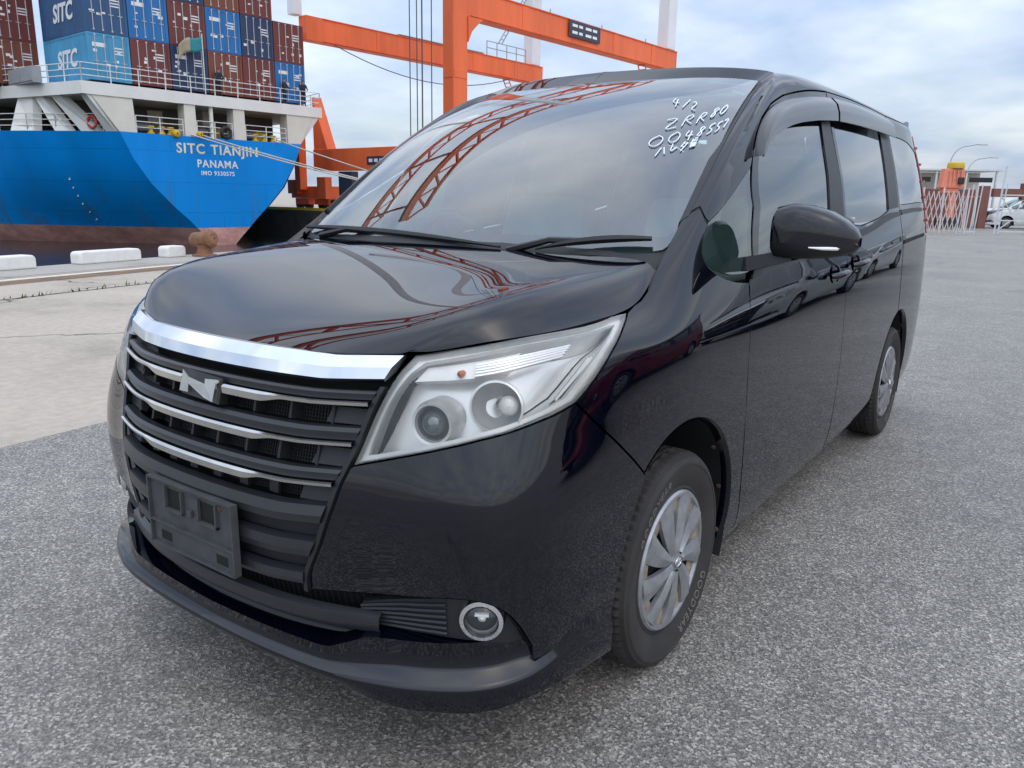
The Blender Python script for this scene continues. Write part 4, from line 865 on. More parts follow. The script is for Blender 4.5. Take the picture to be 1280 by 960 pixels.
def panel_data(S, poly, holes=(), off=0., gap=.003, depth=.014, step=.03, bstep=None, rim=True, top=True, bulge=None):
    B = _inset(S, _dense(S, poly, bstep or step*.7), gap)
    H = [_inset(S, _dense(S, h, bstep or step*.7), -gap) for h in holes]
    lo = B.min(0); hi = B.max(0); mid = (lo+hi)/2
    ga = np.linspace(lo[0], hi[0], 60); gb = np.linspace(lo[1], hi[1], 60)
    AA_, BB_ = np.meshgrid(np.linspace(lo[0], hi[0], 9), np.linspace(lo[1], hi[1], 9)); q = np.stack([AA_.ravel(), BB_.ravel()], 1)
    ins = _in(B, q[:, 0], q[:, 1]); q = q[ins] if ins.any() else np.array([mid])
    _, _, Ja, Jb = _jac(S, q); sa = np.median(np.linalg.norm(Ja, axis=1)); sb = np.median(np.linalg.norm(Jb, axis=1))
    # axis samples follow the local metric
    def axis(lo_, hi_, fixed, ax_):
        g = np.linspace(lo_, hi_, 200); qq = np.stack([g, np.full_like(g, fixed)] if ax_ == 0 else [np.full_like(g, fixed), g], 1)
        P, _ = S(qq[:, 0], qq[:, 1]); L = np.concatenate([[0], np.cumsum(np.linalg.norm(np.diff(P, axis=0), axis=1))]); m = max(2, int(L[-1]/step)+1)
        return np.interp(np.linspace(0, L[-1], m+1), L, g)
    xa = axis(lo[0], hi[0], mid[1], 0); xb = axis(lo[1], hi[1], mid[0], 1)
    X, Y = np.meshgrid(xa, xb); X = X.ravel(); Y = Y.ravel()
    ok = _in(B, X, Y)
    for h in H: ok &= ~_in(h, X, Y)
    X = X[ok]; Y = Y[ok]; bd = np.concatenate([B]+H)
    if len(X):
        d2 = ((X[:, None]-bd[None, :, 0])*sa)**2+((Y[:, None]-bd[None, :, 1])*sb)**2
        k = d2.min(1) > (step*.45)**2; X = X[k]; Y = Y[k]
    pts = [Vector((p[0]*sa, p[1]*sb)) for p in bd]+[Vector((x*sa, y*sb)) for x, y in zip(X, Y)]
    edges = []; o = 0
    for L in [B]+H:
        n = len(L); edges += [(o+i, o+(i+1) % n) for i in range(n)]; o += n
    v2, e2, f2, vo, eo, fo = delaunay_2d_cdt(pts, edges, [], 0, 1e-7)
    Q = np.array([(v.x/sa, v.y/sb) for v in v2]); F = np.array([f for f in f2 if len(f) == 3])
    c = Q[F].mean(1); keep = _in(B, c[:, 0], c[:, 1])
    for h in H: keep &= ~_in(h, c[:, 0], c[:, 1])
    F = F[keep]
    P, N = S(Q[:, 0], Q[:, 1]); 
    o3 = off if bulge is None else off+bulge(Q)[:, None]
    P = P+N*o3
    fn = np.cross(P[F[:, 1]]-P[F[:, 0]], P[F[:, 2]]-P[F[:, 0]])
    if (fn*N[F[:, 0]]).sum() < 0: F = F[:, ::-1]
    V = [P] if top else []; NN = [N] if top else []; FF = [list(map(int, f)) for f in F] if top else []; base = len(P) if top else 0
    if rim and depth:
        for hi_, L in enumerate([B]+H):
            PL, NL = S(L[:, 0], L[:, 1]); a = PL+NL*off; b = PL+NL*(off-depth); n = len(L)
            T = np.roll(PL, -1, 0)-np.roll(PL, 1, 0); T /= np.linalg.norm(T, axis=1, keepdims=True)+1e-9; O = np.cross(T, NL)
            x, y = L[:, 0], L[:, 1]; ar = np.sum(x*np.roll(y, -1)-np.roll(x, -1)*y); Jn = _jac(S, L); sg = np.sign(ar)*np.sign((np.cross(Jn[2], Jn[3])*NL).sum(1))
            O = O*sg[:, None]*(1 if hi_ == 0 else -1)
            V += [a, b]; NN += [O*.8+NL*.2, O]; 
            fl = (sg[0] > 0) == (hi_ == 0)
            for i in range(n):
                j = (i+1) % n; f = [base+i, base+j, base+n+j, base+n+i]; FF.append(f[::-1] if fl else f)
            base += 2*n
    return np.concatenate(V), np.concatenate(NN), FF
def mirror_data(D):
    V, N, F = D; m = np.array([-1, 1, 1.]); return V*m, N*m, [f[::-1] for f in F]
def mesh_from(name, datas):
    V = []; N = []; F = []; o = 0
    for v, n, f in datas:
        V.append(v); N.append(n); F += [[i+o for i in q] for q in f]; o += len(v)
    V = np.concatenate(V); N = np.concatenate(N)
    mid = np.nonzero(np.abs(V[:, 0]) < 6e-4)[0]; seen = {}; mp = {}
    for i in mid:
        k = (round(V[i, 1], 4), round(V[i, 2], 4), round(N[i, 2], 2)); j = seen.setdefault(k, i)
        if j != i: mp[i] = j
        V[i, 0] = 0; N[i, 0] = 0 if abs(N[i, 0]) < .7 else N[i, 0]
    if mp: F = [[mp.get(i, i) for i in q] for q in F]; F = [q for q in F if len(set(q)) == len(q)]
    N = N/(np.linalg.norm(N, axis=1, keepdims=True)+1e-12)
    me = bpy.data.meshes.new(name); me.from_pydata(V.tolist(), [], F); me.polygons.foreach_set('use_smooth', [True]*len(me.polygons)); me.update()
    me.normals_split_custom_set_from_vertices([tuple(x) for x in N]); me.update(); return me
def panel(name, S, poly, mat, parent, side='L', sub=None, **k):
    """side L, R (two calls) or B (both halves in one mesh)"""
    D = panel_data(S, poly, **k)
    if side == 'B': ds = [D, mirror_data(D)]
    elif side == 'R': ds = [mirror_data(D)]
    else: ds = [D]
    return link(name, mesh_from(name, ds), mat, parent)
_gs, _gt = np.meshgrid(np.linspace(9.2, 20, 220), np.linspace(0, 13, 200)); _gP, _ = surf(_gs, _gt)
_gq = np.stack([_gP[..., 1].ravel(), _gP[..., 2].ravel()], 1); _gpen = (np.maximum(0, .45-_gP[..., 0]).ravel()*3)**2
def stl(L):
    """body coordinates (s, t) of points of the left flank given as (length u, height z)"""
    L = np.array(L, float); d = (_gq[None, :, 0]-L[:, :1])**2+(_gq[None, :, 1]-L[:, 1:])**2+_gpen; k = d.argmin(1); s = _gs.ravel()[k].copy(); t = _gt.ravel()[k].copy(); h = 1e-4
    for _ in range(12):
        p0, _n = surf(s, t); pa, _n = surf(s+h, t); pb, _n = surf(s, t+h)
        a, b, c, d = (pa[:, 1]-p0[:, 1])/h, (pb[:, 1]-p0[:, 1])/h, (pa[:, 2]-p0[:, 2])/h, (pb[:, 2]-p0[:, 2])/h
        ey, ez = L[:, 0]-p0[:, 1], L[:, 1]-p0[:, 2]; det = a*d-b*c; det = np.where(abs(det) < 1e-7, 1e-7, det)
        s = np.clip(s+np.clip((d*ey-b*ez)/det, -.4, .4), 9., 20.5); t = np.clip(t+np.clip((a*ez-c*ey)/det, -.4, .4), 0, 13.5)
    return [(float(x), float(y)) for x, y in zip(s, t)]
def st(u, z): return stl([(u, z)])[0]
def smooth_poly(P, it=2):
    """Chaikin corner cutting of an open chain"""
    P = [tuple(p) for p in P]
    for _ in range(it):
        Q = [P[0]]
        for a, b in zip(P[:-1], P[1:]): Q += [(a[0]*.75+b[0]*.25, a[1]*.75+b[1]*.25), (a[0]*.25+b[0]*.75, a[1]*.25+b[1]*.75)]
        P = Q+[P[-1]]
    return P
def round_poly(P, it=2):
    P = [tuple(p) for p in P]
    for _ in range(it):
        Q = []
        for a, b in zip(P, P[1:]+P[:1]): Q += [(a[0]*.75+b[0]*.25, a[1]*.75+b[1]*.25), (a[0]*.25+b[0]*.75, a[1]*.25+b[1]*.75)]
        P = Q
    return P
def pt(s, t, off=0.):
    P, N = surf(np.array([s]), np.array([t])); return Vector(P[0]+N[0]*off)
# ================================================================ MINIVAN
van = empty('minivan', (0, 0, 0), label='black minivan parked on the asphalt in the foreground', cat='minivan')
AF, AR, WR = .871, 3.721, .312       # axle positions, tyre radius
def arc_pts(uc, r, a0, a1, n=26, zc=.318): return [(uc+r*math.cos(a), zc+r*math.sin(a)) for a in np.linspace(R(a0), R(a1), n)]
both = (('L', 1), ('R', -1))
# ---- front wheel-arch line shared by bumper and fender (front half / rear half)
arch_f = [(.645, .628), (.606, .572), (.576, .512), (.555, .44), (.545, .36), (.541, .285), (.540, .235)]; arch_r = arc_pts(AF, .402, -14, 126, 30)
HL_T, HL_B, HL_O = TR['hl_top'], TR['hl_bot'], TR['hl_out']
hl = [(s, min(t, 5.985)) for s, t in HL_T]+TR['hl_tip']+HL_O+HL_B+TR['hl_in']
J1 = st(*arch_f[0])
shut = smooth_poly(TR['shut'][:-1]+[J1], 2)
fogr = smooth_poly(TR['fogr'], 2); gb = TR['grille_side']
cheek = [HL_B[-1]]+HL_B[::-1][1:]+shut+stl(arch_f[1:])+[(8.95, .10), (8.5, .06), (8.0, .25), (7.75, .8)]+fogr+gb
bumper = panel('bumper_corner', surf, cheek, 'paint_black', van, 'L', step=.028, depth=.025); panel('bumper_corner', surf, cheek, 'paint_black', van, 'R', step=.028, depth=.025)
# rolled lower ledge of the bumper above the intake
for sg in (1, -1):
    P = []; mb = MB()
    for q in fogr[::-1]:
        a = pt(q[0], q[1], -.002); b2 = pt(q[0], q[1]-.09, -.035); P.append([(a.x*sg, a.y, a.z), ((a.x*.6+b2.x*.4)*sg, a.y*.55+b2.y*.45, a.z*.6+b2.z*.4-.004), (b2.x*sg, b2.y, b2.z)])
    mb.grid(P if sg > 0 else P[::-1]); mb.build('bumper_ledge', 'paint_black', van, smooth=60)
# fender
fend = [HL_O[-1]]+HL_O[::-1][1:]+[TR['hl_tip'][1], (9.5, 5.88), (9.68, 5.96), (9.85, 5.98), (10.02, 6.1), (10.02, 6.45), (10.02, 6.9), (10.02, 7.24), (10.5, 7.26), (11.05, 7.16), (11.43, 7.03)]
qg_low = [(11.43, 7.03), (11.46, 6.75), (11.55, 6.44), (11.87, 6.14), (12.33, 5.90), (12.66, 5.80)]
fend_rear = [(12.66, 5.80), (12.63, 5.15), (12.60, 3.91), (12.62, 2.89), (12.70, 1.69), (12.80, .71), (12.82, .30)]
fend += smooth_poly(qg_low, 1)[1:]+smooth_poly(fend_rear, 1)[1:]+[st(1.325, .215)]+stl(arch_r[1:])+shut[::-1][:-1]
for sd, sg in both:
    o = panel('fender', surf, fend, 'paint_black', van, sd, step=.026, depth=.02)
# ---- doors
def rear_arch(a0, a1, n=22): return arc_pts(AR, .405, a0, a1, n)
belt = [(1.34, 1.058), (1.43, 1.070), (1.84, 1.086), (2.26, 1.108), (2.47, 1.122)]
fd_front_low = [(1.338, 1.055), (1.313, .97), (1.304, .82), (1.312, .64), (1.354, .412), (1.40, .267), (1.412, .222)]
fd_front_up = [(1.338, 1.055), (1.385, 1.13), (1.44, 1.28), (1.50, 1.44), (1.555, 1.505), (1.64, 1.565), (1.76, 1.620), (1.92, 1.665), (2.15, 1.705), (2.455, 1.735)]
BL = [(2.455, 1.735), (2.46, 1.40), (2.47, 1.10), (2.455, .90), (2.47, .60), (2.50, .222)]
fd = stl(fd_front_up)+stl(BL)[1:]+stl(fd_front_low[::-1])[:-1]
fg = [(1.43, 1.105), (1.50, 1.28), (1.575, 1.465), (1.66, 1.535), (1.79, 1.585), (1.96, 1.622), (2.15, 1.642), (2.325, 1.652), (2.28, 1.40), (2.235, 1.165), (1.84, 1.125)]
FG = stl(fg)
for sd, sg in both:
    d = panel('front_door', surf, fd, 'paint_black', van, sd, holes=[FG], step=.03, depth=.018)
    panel('window_glass', surf, FG, 'glass_front', d, sd, off=-.004, gap=.001, depth=0, step=.05)
    # black belt moulding under the glass
    BM = stl([(1.345, 1.062), (1.43, 1.074), (1.84, 1.090), (2.26, 1.112), (2.465, 1.126), (2.465, 1.152), (2.26, 1.136), (1.84, 1.112), (1.44, 1.096), (1.365, 1.088)])
    panel('belt_moulding', surf, BM, 'trim_dark', d, sd, off=.006, gap=0, depth=.01, step=.05)
    PB = stl([(2.325, 1.652), (2.28, 1.40), (2.235, 1.165), (2.45, 1.19), (2.448, 1.40), (2.442, 1.655)]); panel('pillar_cover', surf, PB, 'trim_dark', d, sd, off=.002, gap=.002, depth=.004, step=.06)
sd_top = [(2.465, 1.737), (2.9, 1.748), (3.3, 1.748), (3.62, 1.742)]
sd_rear = [(3.62, 1.742), (3.625, 1.25), (3.628, 1.10), (3.645, .935), (3.662, .80), (3.66, .722)]
sdp = stl(sd_top)+stl(sd_rear)[1:]+stl(rear_arch(100, 192, 18))+[st(3.31, .222)]+[st(2.51, .222)]+stl(BL[::-1])[1:-1]
sg_ = [(2.50, 1.215), (2.50, 1.40), (2.50, 1.640), (2.9, 1.652), (3.40, 1.648), (3.37, 1.45), (3.34, 1.262), (3.16, 1.232), (2.95, 1.212), (2.75, 1.198)]
SGL = stl(sg_)
for sd, sg in both:
    d = panel('sliding_door', surf, sdp, 'paint_black', van, sd, holes=[SGL], step=.035, depth=.018)
    panel('window_glass', surf, SGL, 'glass_privacy', d, sd, off=-.004, gap=.001, depth=0, step=.06)
    BM = stl([(2.48, 1.130), (2.75, 1.150), (2.95, 1.168), (3.1, 1.186), (3.25, 1.206), (3.42, 1.222), (3.615, 1.232), (3.615, 1.255), (3.42, 1.250), (3.25, 1.238), (3.1, 1.214), (2.95, 1.196), (2.75, 1.180), (2.48, 1.165)])
    panel('belt_moulding', surf, BM, 'trim_dark', d, sd, off=.006, gap=0, depth=.01, step=.06)
    PB = stl([(3.40, 1.648), (3.37, 1.45), (3.34, 1.262), (3.60, 1.275), (3.605, 1.45), (3.602, 1.645)]); panel('pillar_cover', surf, PB, 'trim_dark', d, sd, off=.002, gap=.002, depth=.004, step=.06)
# ---- rear quarter, tail lamp, tailgate, roof
qp = stl([(3.632, 1.742), (3.63, 1.25), (3.637, 1.10), (3.655, .935), (3.672, .80), (3.67, .722)])+stl(rear_arch(97, -14, 24))+[(18.2, .3), (18.62, .3), (18.62, 3.0), (18.62, 5.0), (18.10, 5.15), (18.02, 7.5), (17.95, 10.2), (17.9, 10.68), (17.2, 10.72)]
RG = stl([(3.66, 1.648), (3.66, 1.29), (3.95, 1.298), (4.12, 1.304)])+[(17.86, 7.0), (17.85, 8.2), (17.8, 9.3)]+stl([(4.1, 1.636), (3.95, 1.645)])
for sd, sg in both:
    d = panel('quarter_panel', surf, qp, 'paint_black', van, sd, holes=[RG], step=.04, depth=.018)
    panel('window_glass', surf, RG, 'glass_privacy', d, sd, off=-.003, gap=.001, depth=0, step=.07)
    BM = stl([(3.64, 1.236), (3.95, 1.248), (4.25, 1.252), (4.25, 1.272), (3.95, 1.272), (3.64, 1.262)]); panel('belt_moulding', surf, BM, 'trim_dark', d, sd, off=.006, gap=0, depth=.01, step=.06)
    tl = [(18.14, 5.2), (18.06, 7.5), (17.99, 10.2), (18.75, 10.2), (18.9, 8), (19.3, 6.4), (19.6, 5.2)]
    t_ = panel('tail_lamp', surf, tl, 'lamp_red', van, sd, off=.004, step=.05, depth=.03)
    mb = MB()
    for k in range(6): p = pt(18.22, 5.8+k*.75, .008); mb.box((p.x*sg, p.y, p.z), (.012, .02, .014))
    mb.build('lamp_fin', 'lamp_red', t_)
    rail = panel('slide_rail', surf, stl([(3.66, 1.085), (4.0, 1.098), (4.32, 1.108), (4.32, 1.125), (4.0, 1.117), (3.66, 1.104)]), 'void_black', d, sd, off=.003, gap=0, depth=.004, step=.05)
tg = [(18.66, .3), (18.66, 5.1), (19.62, 5.15), (19.3, 6.5), (18.93, 8.1), (18.8, 10.25), (18.6, 10.8), (22, 10.8), (22, .3)]
TW = [(19.6, 6.6), (19.4, 10.0), (21.99, 10.0), (21.99, 6.6)]
panel('tailgate', surf, tg, 'paint_black', van, 'B', holes=[TW], step=.06, depth=.02, gap=0); panel('rear_window', surf, TW, 'glass_privacy', van, 'B', off=-.003, step=.1, depth=0, gap=0)
up_ = [(u, z+.004) for u, z in fd_front_up[3:]]+[(2.9, 1.752), (3.3, 1.752), (3.62, 1.746), (4.0, 1.745)]
ap = [(10.02, 7.28), (10.02, 8.5), (10.02, 9.6), (10.02, 10.5), (10.02, 11.2), (10.02, 12), (10.02, 13), (10.02, 14), (12, 14), (14, 14), (17, 14), (19, 14), (21.9, 14), (21.9, 10.86), (20, 10.86), (18.6, 10.86), (18.1, 10.74), (17.2, 10.78)]+stl(up_[::-1])+stl([(1.462, 1.402), (1.30, 1.322), (1.18, 1.267), (1.108, 1.240)])+[(11.05, 7.19), (10.5, 7.29)]
roof = panel('roof', surf, ap, 'paint_black', van, 'B', step=.04, depth=.004, gap=0)
# front quarter window
QG = stl([(1.108, 1.237), (1.18, 1.264), (1.30, 1.319), (1.462, 1.399), (1.490, 1.437), (1.436, 1.283), (1.380, 1.135), (1.345, 1.085), (1.275, 1.083), (1.2, 1.086), (1.10, 1.106), (1.055, 1.132), (1.042, 1.16), (1.06, 1.195)])
for sd, sg in both:
    panel('quarter_glass', surf, QG, 'glass_front', van, sd, off=-.003, gap=.001, depth=.008, step=.04)
    # thin black seal bar between quarter glass and door glass
# ---- hood
hd = [(0.0, -4.999), (7.0, -4.999), (7.0, -2.5), (7.0, 0), (7.0, 2.5), (7.0, 4.999), (0.0, 4.999), (0, 4), (0, 3), (0, 2), (0, 1), (0, 0), (0, -1), (0, -2), (0, -3), (0, -4)]
hood = panel('hood', HOOD, hd, 'paint_black', van, 'L', step=.024, depth=.02, gap=.003)
# ---- windshield
ws = [(.03, -4.6), (.10, -4.88), (.30, -4.94), (2.2, -4.94), (3.93, -4.94), (3.995, -4.8), (3.995, -2), (3.995, 2), (3.995, 4.8), (3.93, 4.94), (2.2, 4.94), (.30, 4.94), (.10, 4.88), (.03, 4.6), (.02, 2), (.02, 0), (.02, -2)]
wsg = panel('windshield', WIND, ws, 'glass_windshield', van, 'L', off=-.002, gap=.002, depth=.006, step=.05)
inner = [(.20, -4.3), (.30, -4.56), (.6, -4.64), (2.2, -4.66), (3.74, -4.64), (3.86, -4.4), (3.88, -2), (3.88, 2), (3.86, 4.4), (3.74, 4.64), (2.2, 4.66), (.75, 4.62), (.50, 4.45), (.38, 4.1), (.30, 2.8), (.29, 0), (.22, -2.8)]
panel('frit_border', WIND, ws, 'frit_black', wsg, 'L', holes=[inner], off=-.008, gap=.003, depth=0, rim=False, step=.05)
# black garnish strip along the pillar and the roof seam
for sd, sg in both:
    panel('pillar_garnish', surf, [(10.005, 7.2), (10.005, 8.5), (10.005, 9.8), (10.005, 10.9), (10.16, 10.9), (10.16, 9.8), (10.16, 8.5), (10.2, 7.2)], 'trim_dark', van, sd, off=.002, gap=0, depth=.012, step=.04)
# cowl below the glass
mb = MB(); P = []
for v in np.linspace(-4.9, 4.9, 25):
    a, _ = HOOD(np.array([6.93]), np.array([v])); b2, _ = WIND(np.array([.45]), np.array([v])); a = a[0]; b2 = b2[0]
    P.append([(a[0], a[1], a[2]-.045), (a[0], a[1]+.02, a[2]-.05), (b2[0], b2[1]-.06, b2[2]-.055), (b2[0], b2[1], b2[2]-.012)])
mb.grid(P); mb.build('cowl_panel', 'plastic_black', van, smooth=50)
# wipers
def wiper(a, b2, piv, label=None):
    r = MB(); a = Vector(a); b2 = Vector(b2); piv = Vector(piv); up = Vector((0, -.55, .83))
    r.tube([piv, piv+up*.03, piv.lerp(a.lerp(b2, .45), .5)+up*.045, a.lerp(b2, .45)+up*.02], [.014, .012, .009, .007], 6)
    w = r.build('wiper', 'trim_dark', van, smooth=50)
    q = MB(); n = 14
    q.tube([a.lerp(b2, t)+up*(.012+.012*4*t*(1-t)) for t in np.linspace(0, 1, n)], [.004+.008*math.sin(math.pi*min(1, .12+t*.9)) for t in np.linspace(0, 1, n)], 6); q.build('wiper_blade', 'trim_dark', w, smooth=50)
def wp(a, b2, o=.006): P, N = WIND(np.array([a]), np.array([b2])); return Vector(P[0]+N[0]*o)
wiper(wp(.20, 3.75), wp(.03, 1.3), wp(.0, .95, -.02)); wiper(wp(.04, -4.35), wp(.045, .85), wp(.0, -2.4, -.02))
# chassis number chalked on the glass
ch = []
def stroke(P): ch.append(P)
GL = {'0': [[(.5, 1), (.1, .75), (.05, .3), (.4, 0), (.8, .2), (.85, .7), (.5, 1)]], '4': [[(.3, 1), (.1, .45), (.85, .5)], [(.6, .9), (.55, 0)]], '8': [[(.8, .8), (.5, 1), (.2, .75), (.7, .3), (.4, 0), (.1, .25), (.8, .8)]], '5': [[(.85, 1), (.3, .95), (.2, .55), (.7, .5), (.7, .1), (.15, .05)]], '7': [[(.1, .8), (.2, .95), (.85, .9), (.45, 0)]],
      'Z': [[(.1, .95), (.9, .95), (.1, .05), (.95, .08)]], 'R': [[(.15, 0), (.2, .95), (.75, .85), (.65, .55), (.2, .5), (.85, 0)]], 'レ': [[(.2, 1), (.2, .1), (.85, .5)]], 'タ': [[(.4, 1), (.1, .5)], [(.35, .8), (.85, .8), (.3, 0)], [(.3, .5), (.65, .35)]], 'ハ': [[(.35, .9), (.1, .1)], [(.6, .9), (.9, .1)]], '福': [[(.1, .8), (.4, .8), (.1, .4)], [(.25, .95), (.25, 0)], [(.5, .95), (.95, .95)], [(.55, .8), (.9, .8), (.9, .6), (.55, .6), (.55, .8)], [(.5, .45), (.95, .45), (.95, 0), (.5, 0), (.5, .45)], [(.72, .45), (.72, 0)]], 'イ': [[(.7, 1), (.2, .5)], [(.5, .7), (.5, 0)]], '/': [[(.8, 1), (.2, 0)]], '2': [[(.15, .8), (.5, 1), (.8, .7), (.1, .05), (.9, .05)]]}
def write(txt, O_, X_e, Y_u):
    """O_, X_e, Y_u: glass coordinates of the line's start, its end and the top of its first letter"""
    O_, X_e, Y_u = map(np.array, (O_, X_e, Y_u)); n = len(txt)
    for k, c in enumerate(txt):
        for s_ in GL.get(c, []): stroke([wp(*(O_+(X_e-O_)*((k+.86*x)/n)+(Y_u-O_)*(y+.06*math.sin(k*2.3))), .0015) for x, y in (smooth_poly(s_, 2) if c in '0485RZ27レ' else s_)])
write('4/2', (2.83, 1.99), (2.73, 2.75), (3.07, 1.90)); write('ZRR80', (2.236, 2.134), (2.747, 4.118), (2.486, 2.114)); write('0048557', (1.915, 2.074), (2.44, 4.75), (2.12, 2.03)); write('ハレタ福', (1.764, 2.335), (2.005, 3.45), (1.93, 2.31))
mb = MB()
for P in ch: mb.tube(P, .0020, 4)
mb.build('chalk_writing', 'chalk_white', wsg)
mb = MB(); P0, N0 = WIND(np.array([3.53, 3.45, 3.36, 3.44]), np.array([3.5, 4.5, 4.55, 3.55])); mb.add(P0+N0*-.005, [(0, 1, 2, 3)]); simple('sticker', (.25, .6, .52), .6); mb.build('inspection_sticker', 'sticker', wsg)
# ---- headlamps
def hl_off(poly, off): return poly
for sd, sg in both:
    h = empty('headlamp'); h.parent = van
    panel('lens', surf, hl, 'lens_clear', h, sd, off=-.001, gap=.001, depth=.012, step=.03)
    panel('lamp_rim', surf, hl, 'lamp_silver', h, sd, off=-.003, gap=.002, depth=.03, rim=True, top=False, step=.03)
    panel('housing_wall', surf, hl, 'lamp_silver', h, sd, off=-.008, gap=.006, depth=.075, top=False, step=.03)
    panel('housing_back', surf, hl, 'reflector', h, sd, off=-.085, gap=.010, depth=0, rim=False, step=.04)
    # chrome bezel edge
    inn = [(s, min(t, 5.86)) for s, t in TR['bez_in']]
    panel('bezel', surf, hl, 'lamp_silver', h, sd, holes=[inn], off=-.016, gap=.004, depth=.012, step=.03)
    up2 = [(s, min(t, 5.84)) for s, t in TR['pos_lamp']]
    panel('position_lamp', surf, up2, 'lamp_silver', h, sd, off=-.034, gap=.003, depth=.02, step=.03)
    ga_, gb_, gc_, gd_ = [np.array(q) for q in TR['guide']]
    for k in range(5):
        q0 = gc_+(ga_-gc_)*k/4*.9; q1 = gd_+(gb_-gd_)*k/4; mb = MB(); mb.tube([tuple(np.array(pt(*(q0+(q1-q0)*t), -.026))*np.array([sg, 1, 1])) for t in np.linspace(0, 1, 14)], .0035, 5); mb.build('light_guide', 'reflector', h, smooth=60)
    p = pt(*TR['bulb_or'][0], -.028); mb = MB(); mb.lathe([(.003, -.014), (.007, -.01), (.0075, .003), (.004, .008)], 12, M=axis_to((.2*sg, -1, 0)), loc=(p.x*sg, p.y, p.z)); mb.build('indicator_bulb', 'lamp_orange', h, smooth=60)
    fwd = Vector((.28*sg, -1, .05)).normalized()
    # projector unit (inner) with its shroud
    p = pt(*TR['proj'][0], -.050); p = Vector((p.x*sg, p.y, p.z)); M_ = axis_to(fwd)
    mb = MB(); mb.lathe([(.050, -.04), (.050, .012), (.046, .026), (.040, .024), (.036, .010)], 40, M=M_, loc=p); mb.build('projector_ring', 'reflector', h, smooth=50)
    mb = MB(); mb.lathe([(.037, .008), (.035, .018), (.031, .017), (.028, .012)], 40, M=M_, loc=p); mb.build('projector_shroud', 'trim_dark', h, smooth=50)
    mb = MB(); mb.lathe([(.0285, .010), (.025, .021), (.018, .029), (.009, .033), (.001, .034)], 32, M=M_, loc=p); mb.build('projector_lens', 'projector_glass', h, smooth=80)
    # outer reflector bowl
    p = pt(*TR['bowl'][0], -.050); p = Vector((p.x*sg, p.y, p.z)); fw2 = Vector((.5*sg, -1, .06)).normalized(); M_ = axis_to(fw2)
    mb = MB(); mb.lathe([(.054, .024), (.053, .020), (.050, .006), (.042, -.016), (.030, -.030), (.014, -.038), (.010, -.038)], 44, M=M_, loc=p); mb.build('reflector_bowl', 'bowl_grey', h, smooth=50)
    mb = MB(); mb.lathe([(.058, .020), (.0575, .027), (.053, .028), (.0525, .022)], 44, M=M_, loc=p); mb.build('bowl_ring', 'reflector', h, smooth=50)
    mb = MB(); mb.lathe([(.009, -.038), (.009, -.01), (.007, .0), (.001, .003)], 16, M=M_, loc=p); mb.build('bulb', 'projector_glass', h, smooth=60)
    q = p+fw2*-.005+Vector((.026*sg, .0, .002)); mb = MB(); mb.lathe([(.021, -.004), (.022, .005), (.016, .012), (.008, .015), (.001, .016)], 24, M=axis_to((.8*sg, -1, .1)), loc=q); mb.build('bowl_lens', 'lamp_silver', h, smooth=60)
    for k in range(4):
        ra_, rb_ = [np.array(q) for q in TR['ribs']]; q0 = ra_+np.array([.07, .06])*k; q1 = rb_+np.array([.03, .0])*k; mb = MB(); mb.tube([tuple(np.array(pt(*(q0+(q1-q0)*t), -.016))*np.array([sg, 1, 1])) for t in np.linspace(0, 1, 8)], .004, 5); mb.build('side_rib', 'lamp_silver', h, smooth=60)
# ---- grille
gr = empty('grille'); gr.parent = van
def gx(z): return float(np.interp(z, [g[0] for g in TR['gx']]+[.925, .97], [g[1] for g in TR['gx']]+[.497, .517]))
def _front_table():
    vv = np.linspace(0, .80, 81); zz = np.linspace(.20, 1.0, 81); Vg, Zg = np.meshgrid(vv, zz)
    s, t = np.meshgrid(np.linspace(0, 7.5, 150), np.linspace(.0, 6.3, 200)); P, _n = surf(s, t)
    S_ = np.zeros_like(Vg); T_ = np.zeros_like(Vg)
    for i in range(81):
        d = (P[..., 0][None]-vv[:, None, None])**2+(P[..., 2][None]-zz[i])**2; k = d.reshape(81, -1).argmin(1); S_[i] = s.ravel()[k]; T_[i] = t.ravel()[k]
    for _ in range(6):
        h = 1e-4; p0, _n = surf(S_, T_); pa, _n = surf(S_+h, T_); pb, _n = surf(S_, T_+h)
        a, b_, c, d = (pa[..., 0]-p0[..., 0])/h, (pb[..., 0]-p0[..., 0])/h, (pa[..., 2]-p0[..., 2])/h, (pb[..., 2]-p0[..., 2])/h
        ex, ez = Vg-p0[..., 0], Zg-p0[..., 2]; det = a*d-b_*c; det = np.where(abs(det) < 1e-6, 1e-6, det)
        S_ = np.clip(S_+np.clip((d*ex-b_*ez)/det, -.3, .3), 0, 8); T_ = np.clip(T_+np.clip((a*ez-c*ex)/det, -.3, .3), 0, 6.5)
    return surf(S_, T_)
_FP, _FN = _front_table()
def front(v, z, off=0.):
    """point of the nose surface at width v, height z, moved out by off"""
    x = min(max(abs(v)/.01, 0), 79.999); y = min(max((z-.20)/.01, 0), 79.999); i, j = int(y), int(x); fy, fx = y-i, x-j
    q = lambda A: (A[i, j]*(1-fx)+A[i, j+1]*fx)*(1-fy)+(A[i+1, j]*(1-fx)+A[i+1, j+1]*fx)*fy
    n = q(_FN); n = n/np.linalg.norm(n); p = q(_FP)+n*off
    return (p[0] if v >= 0 else -p[0], p[1], p[2])
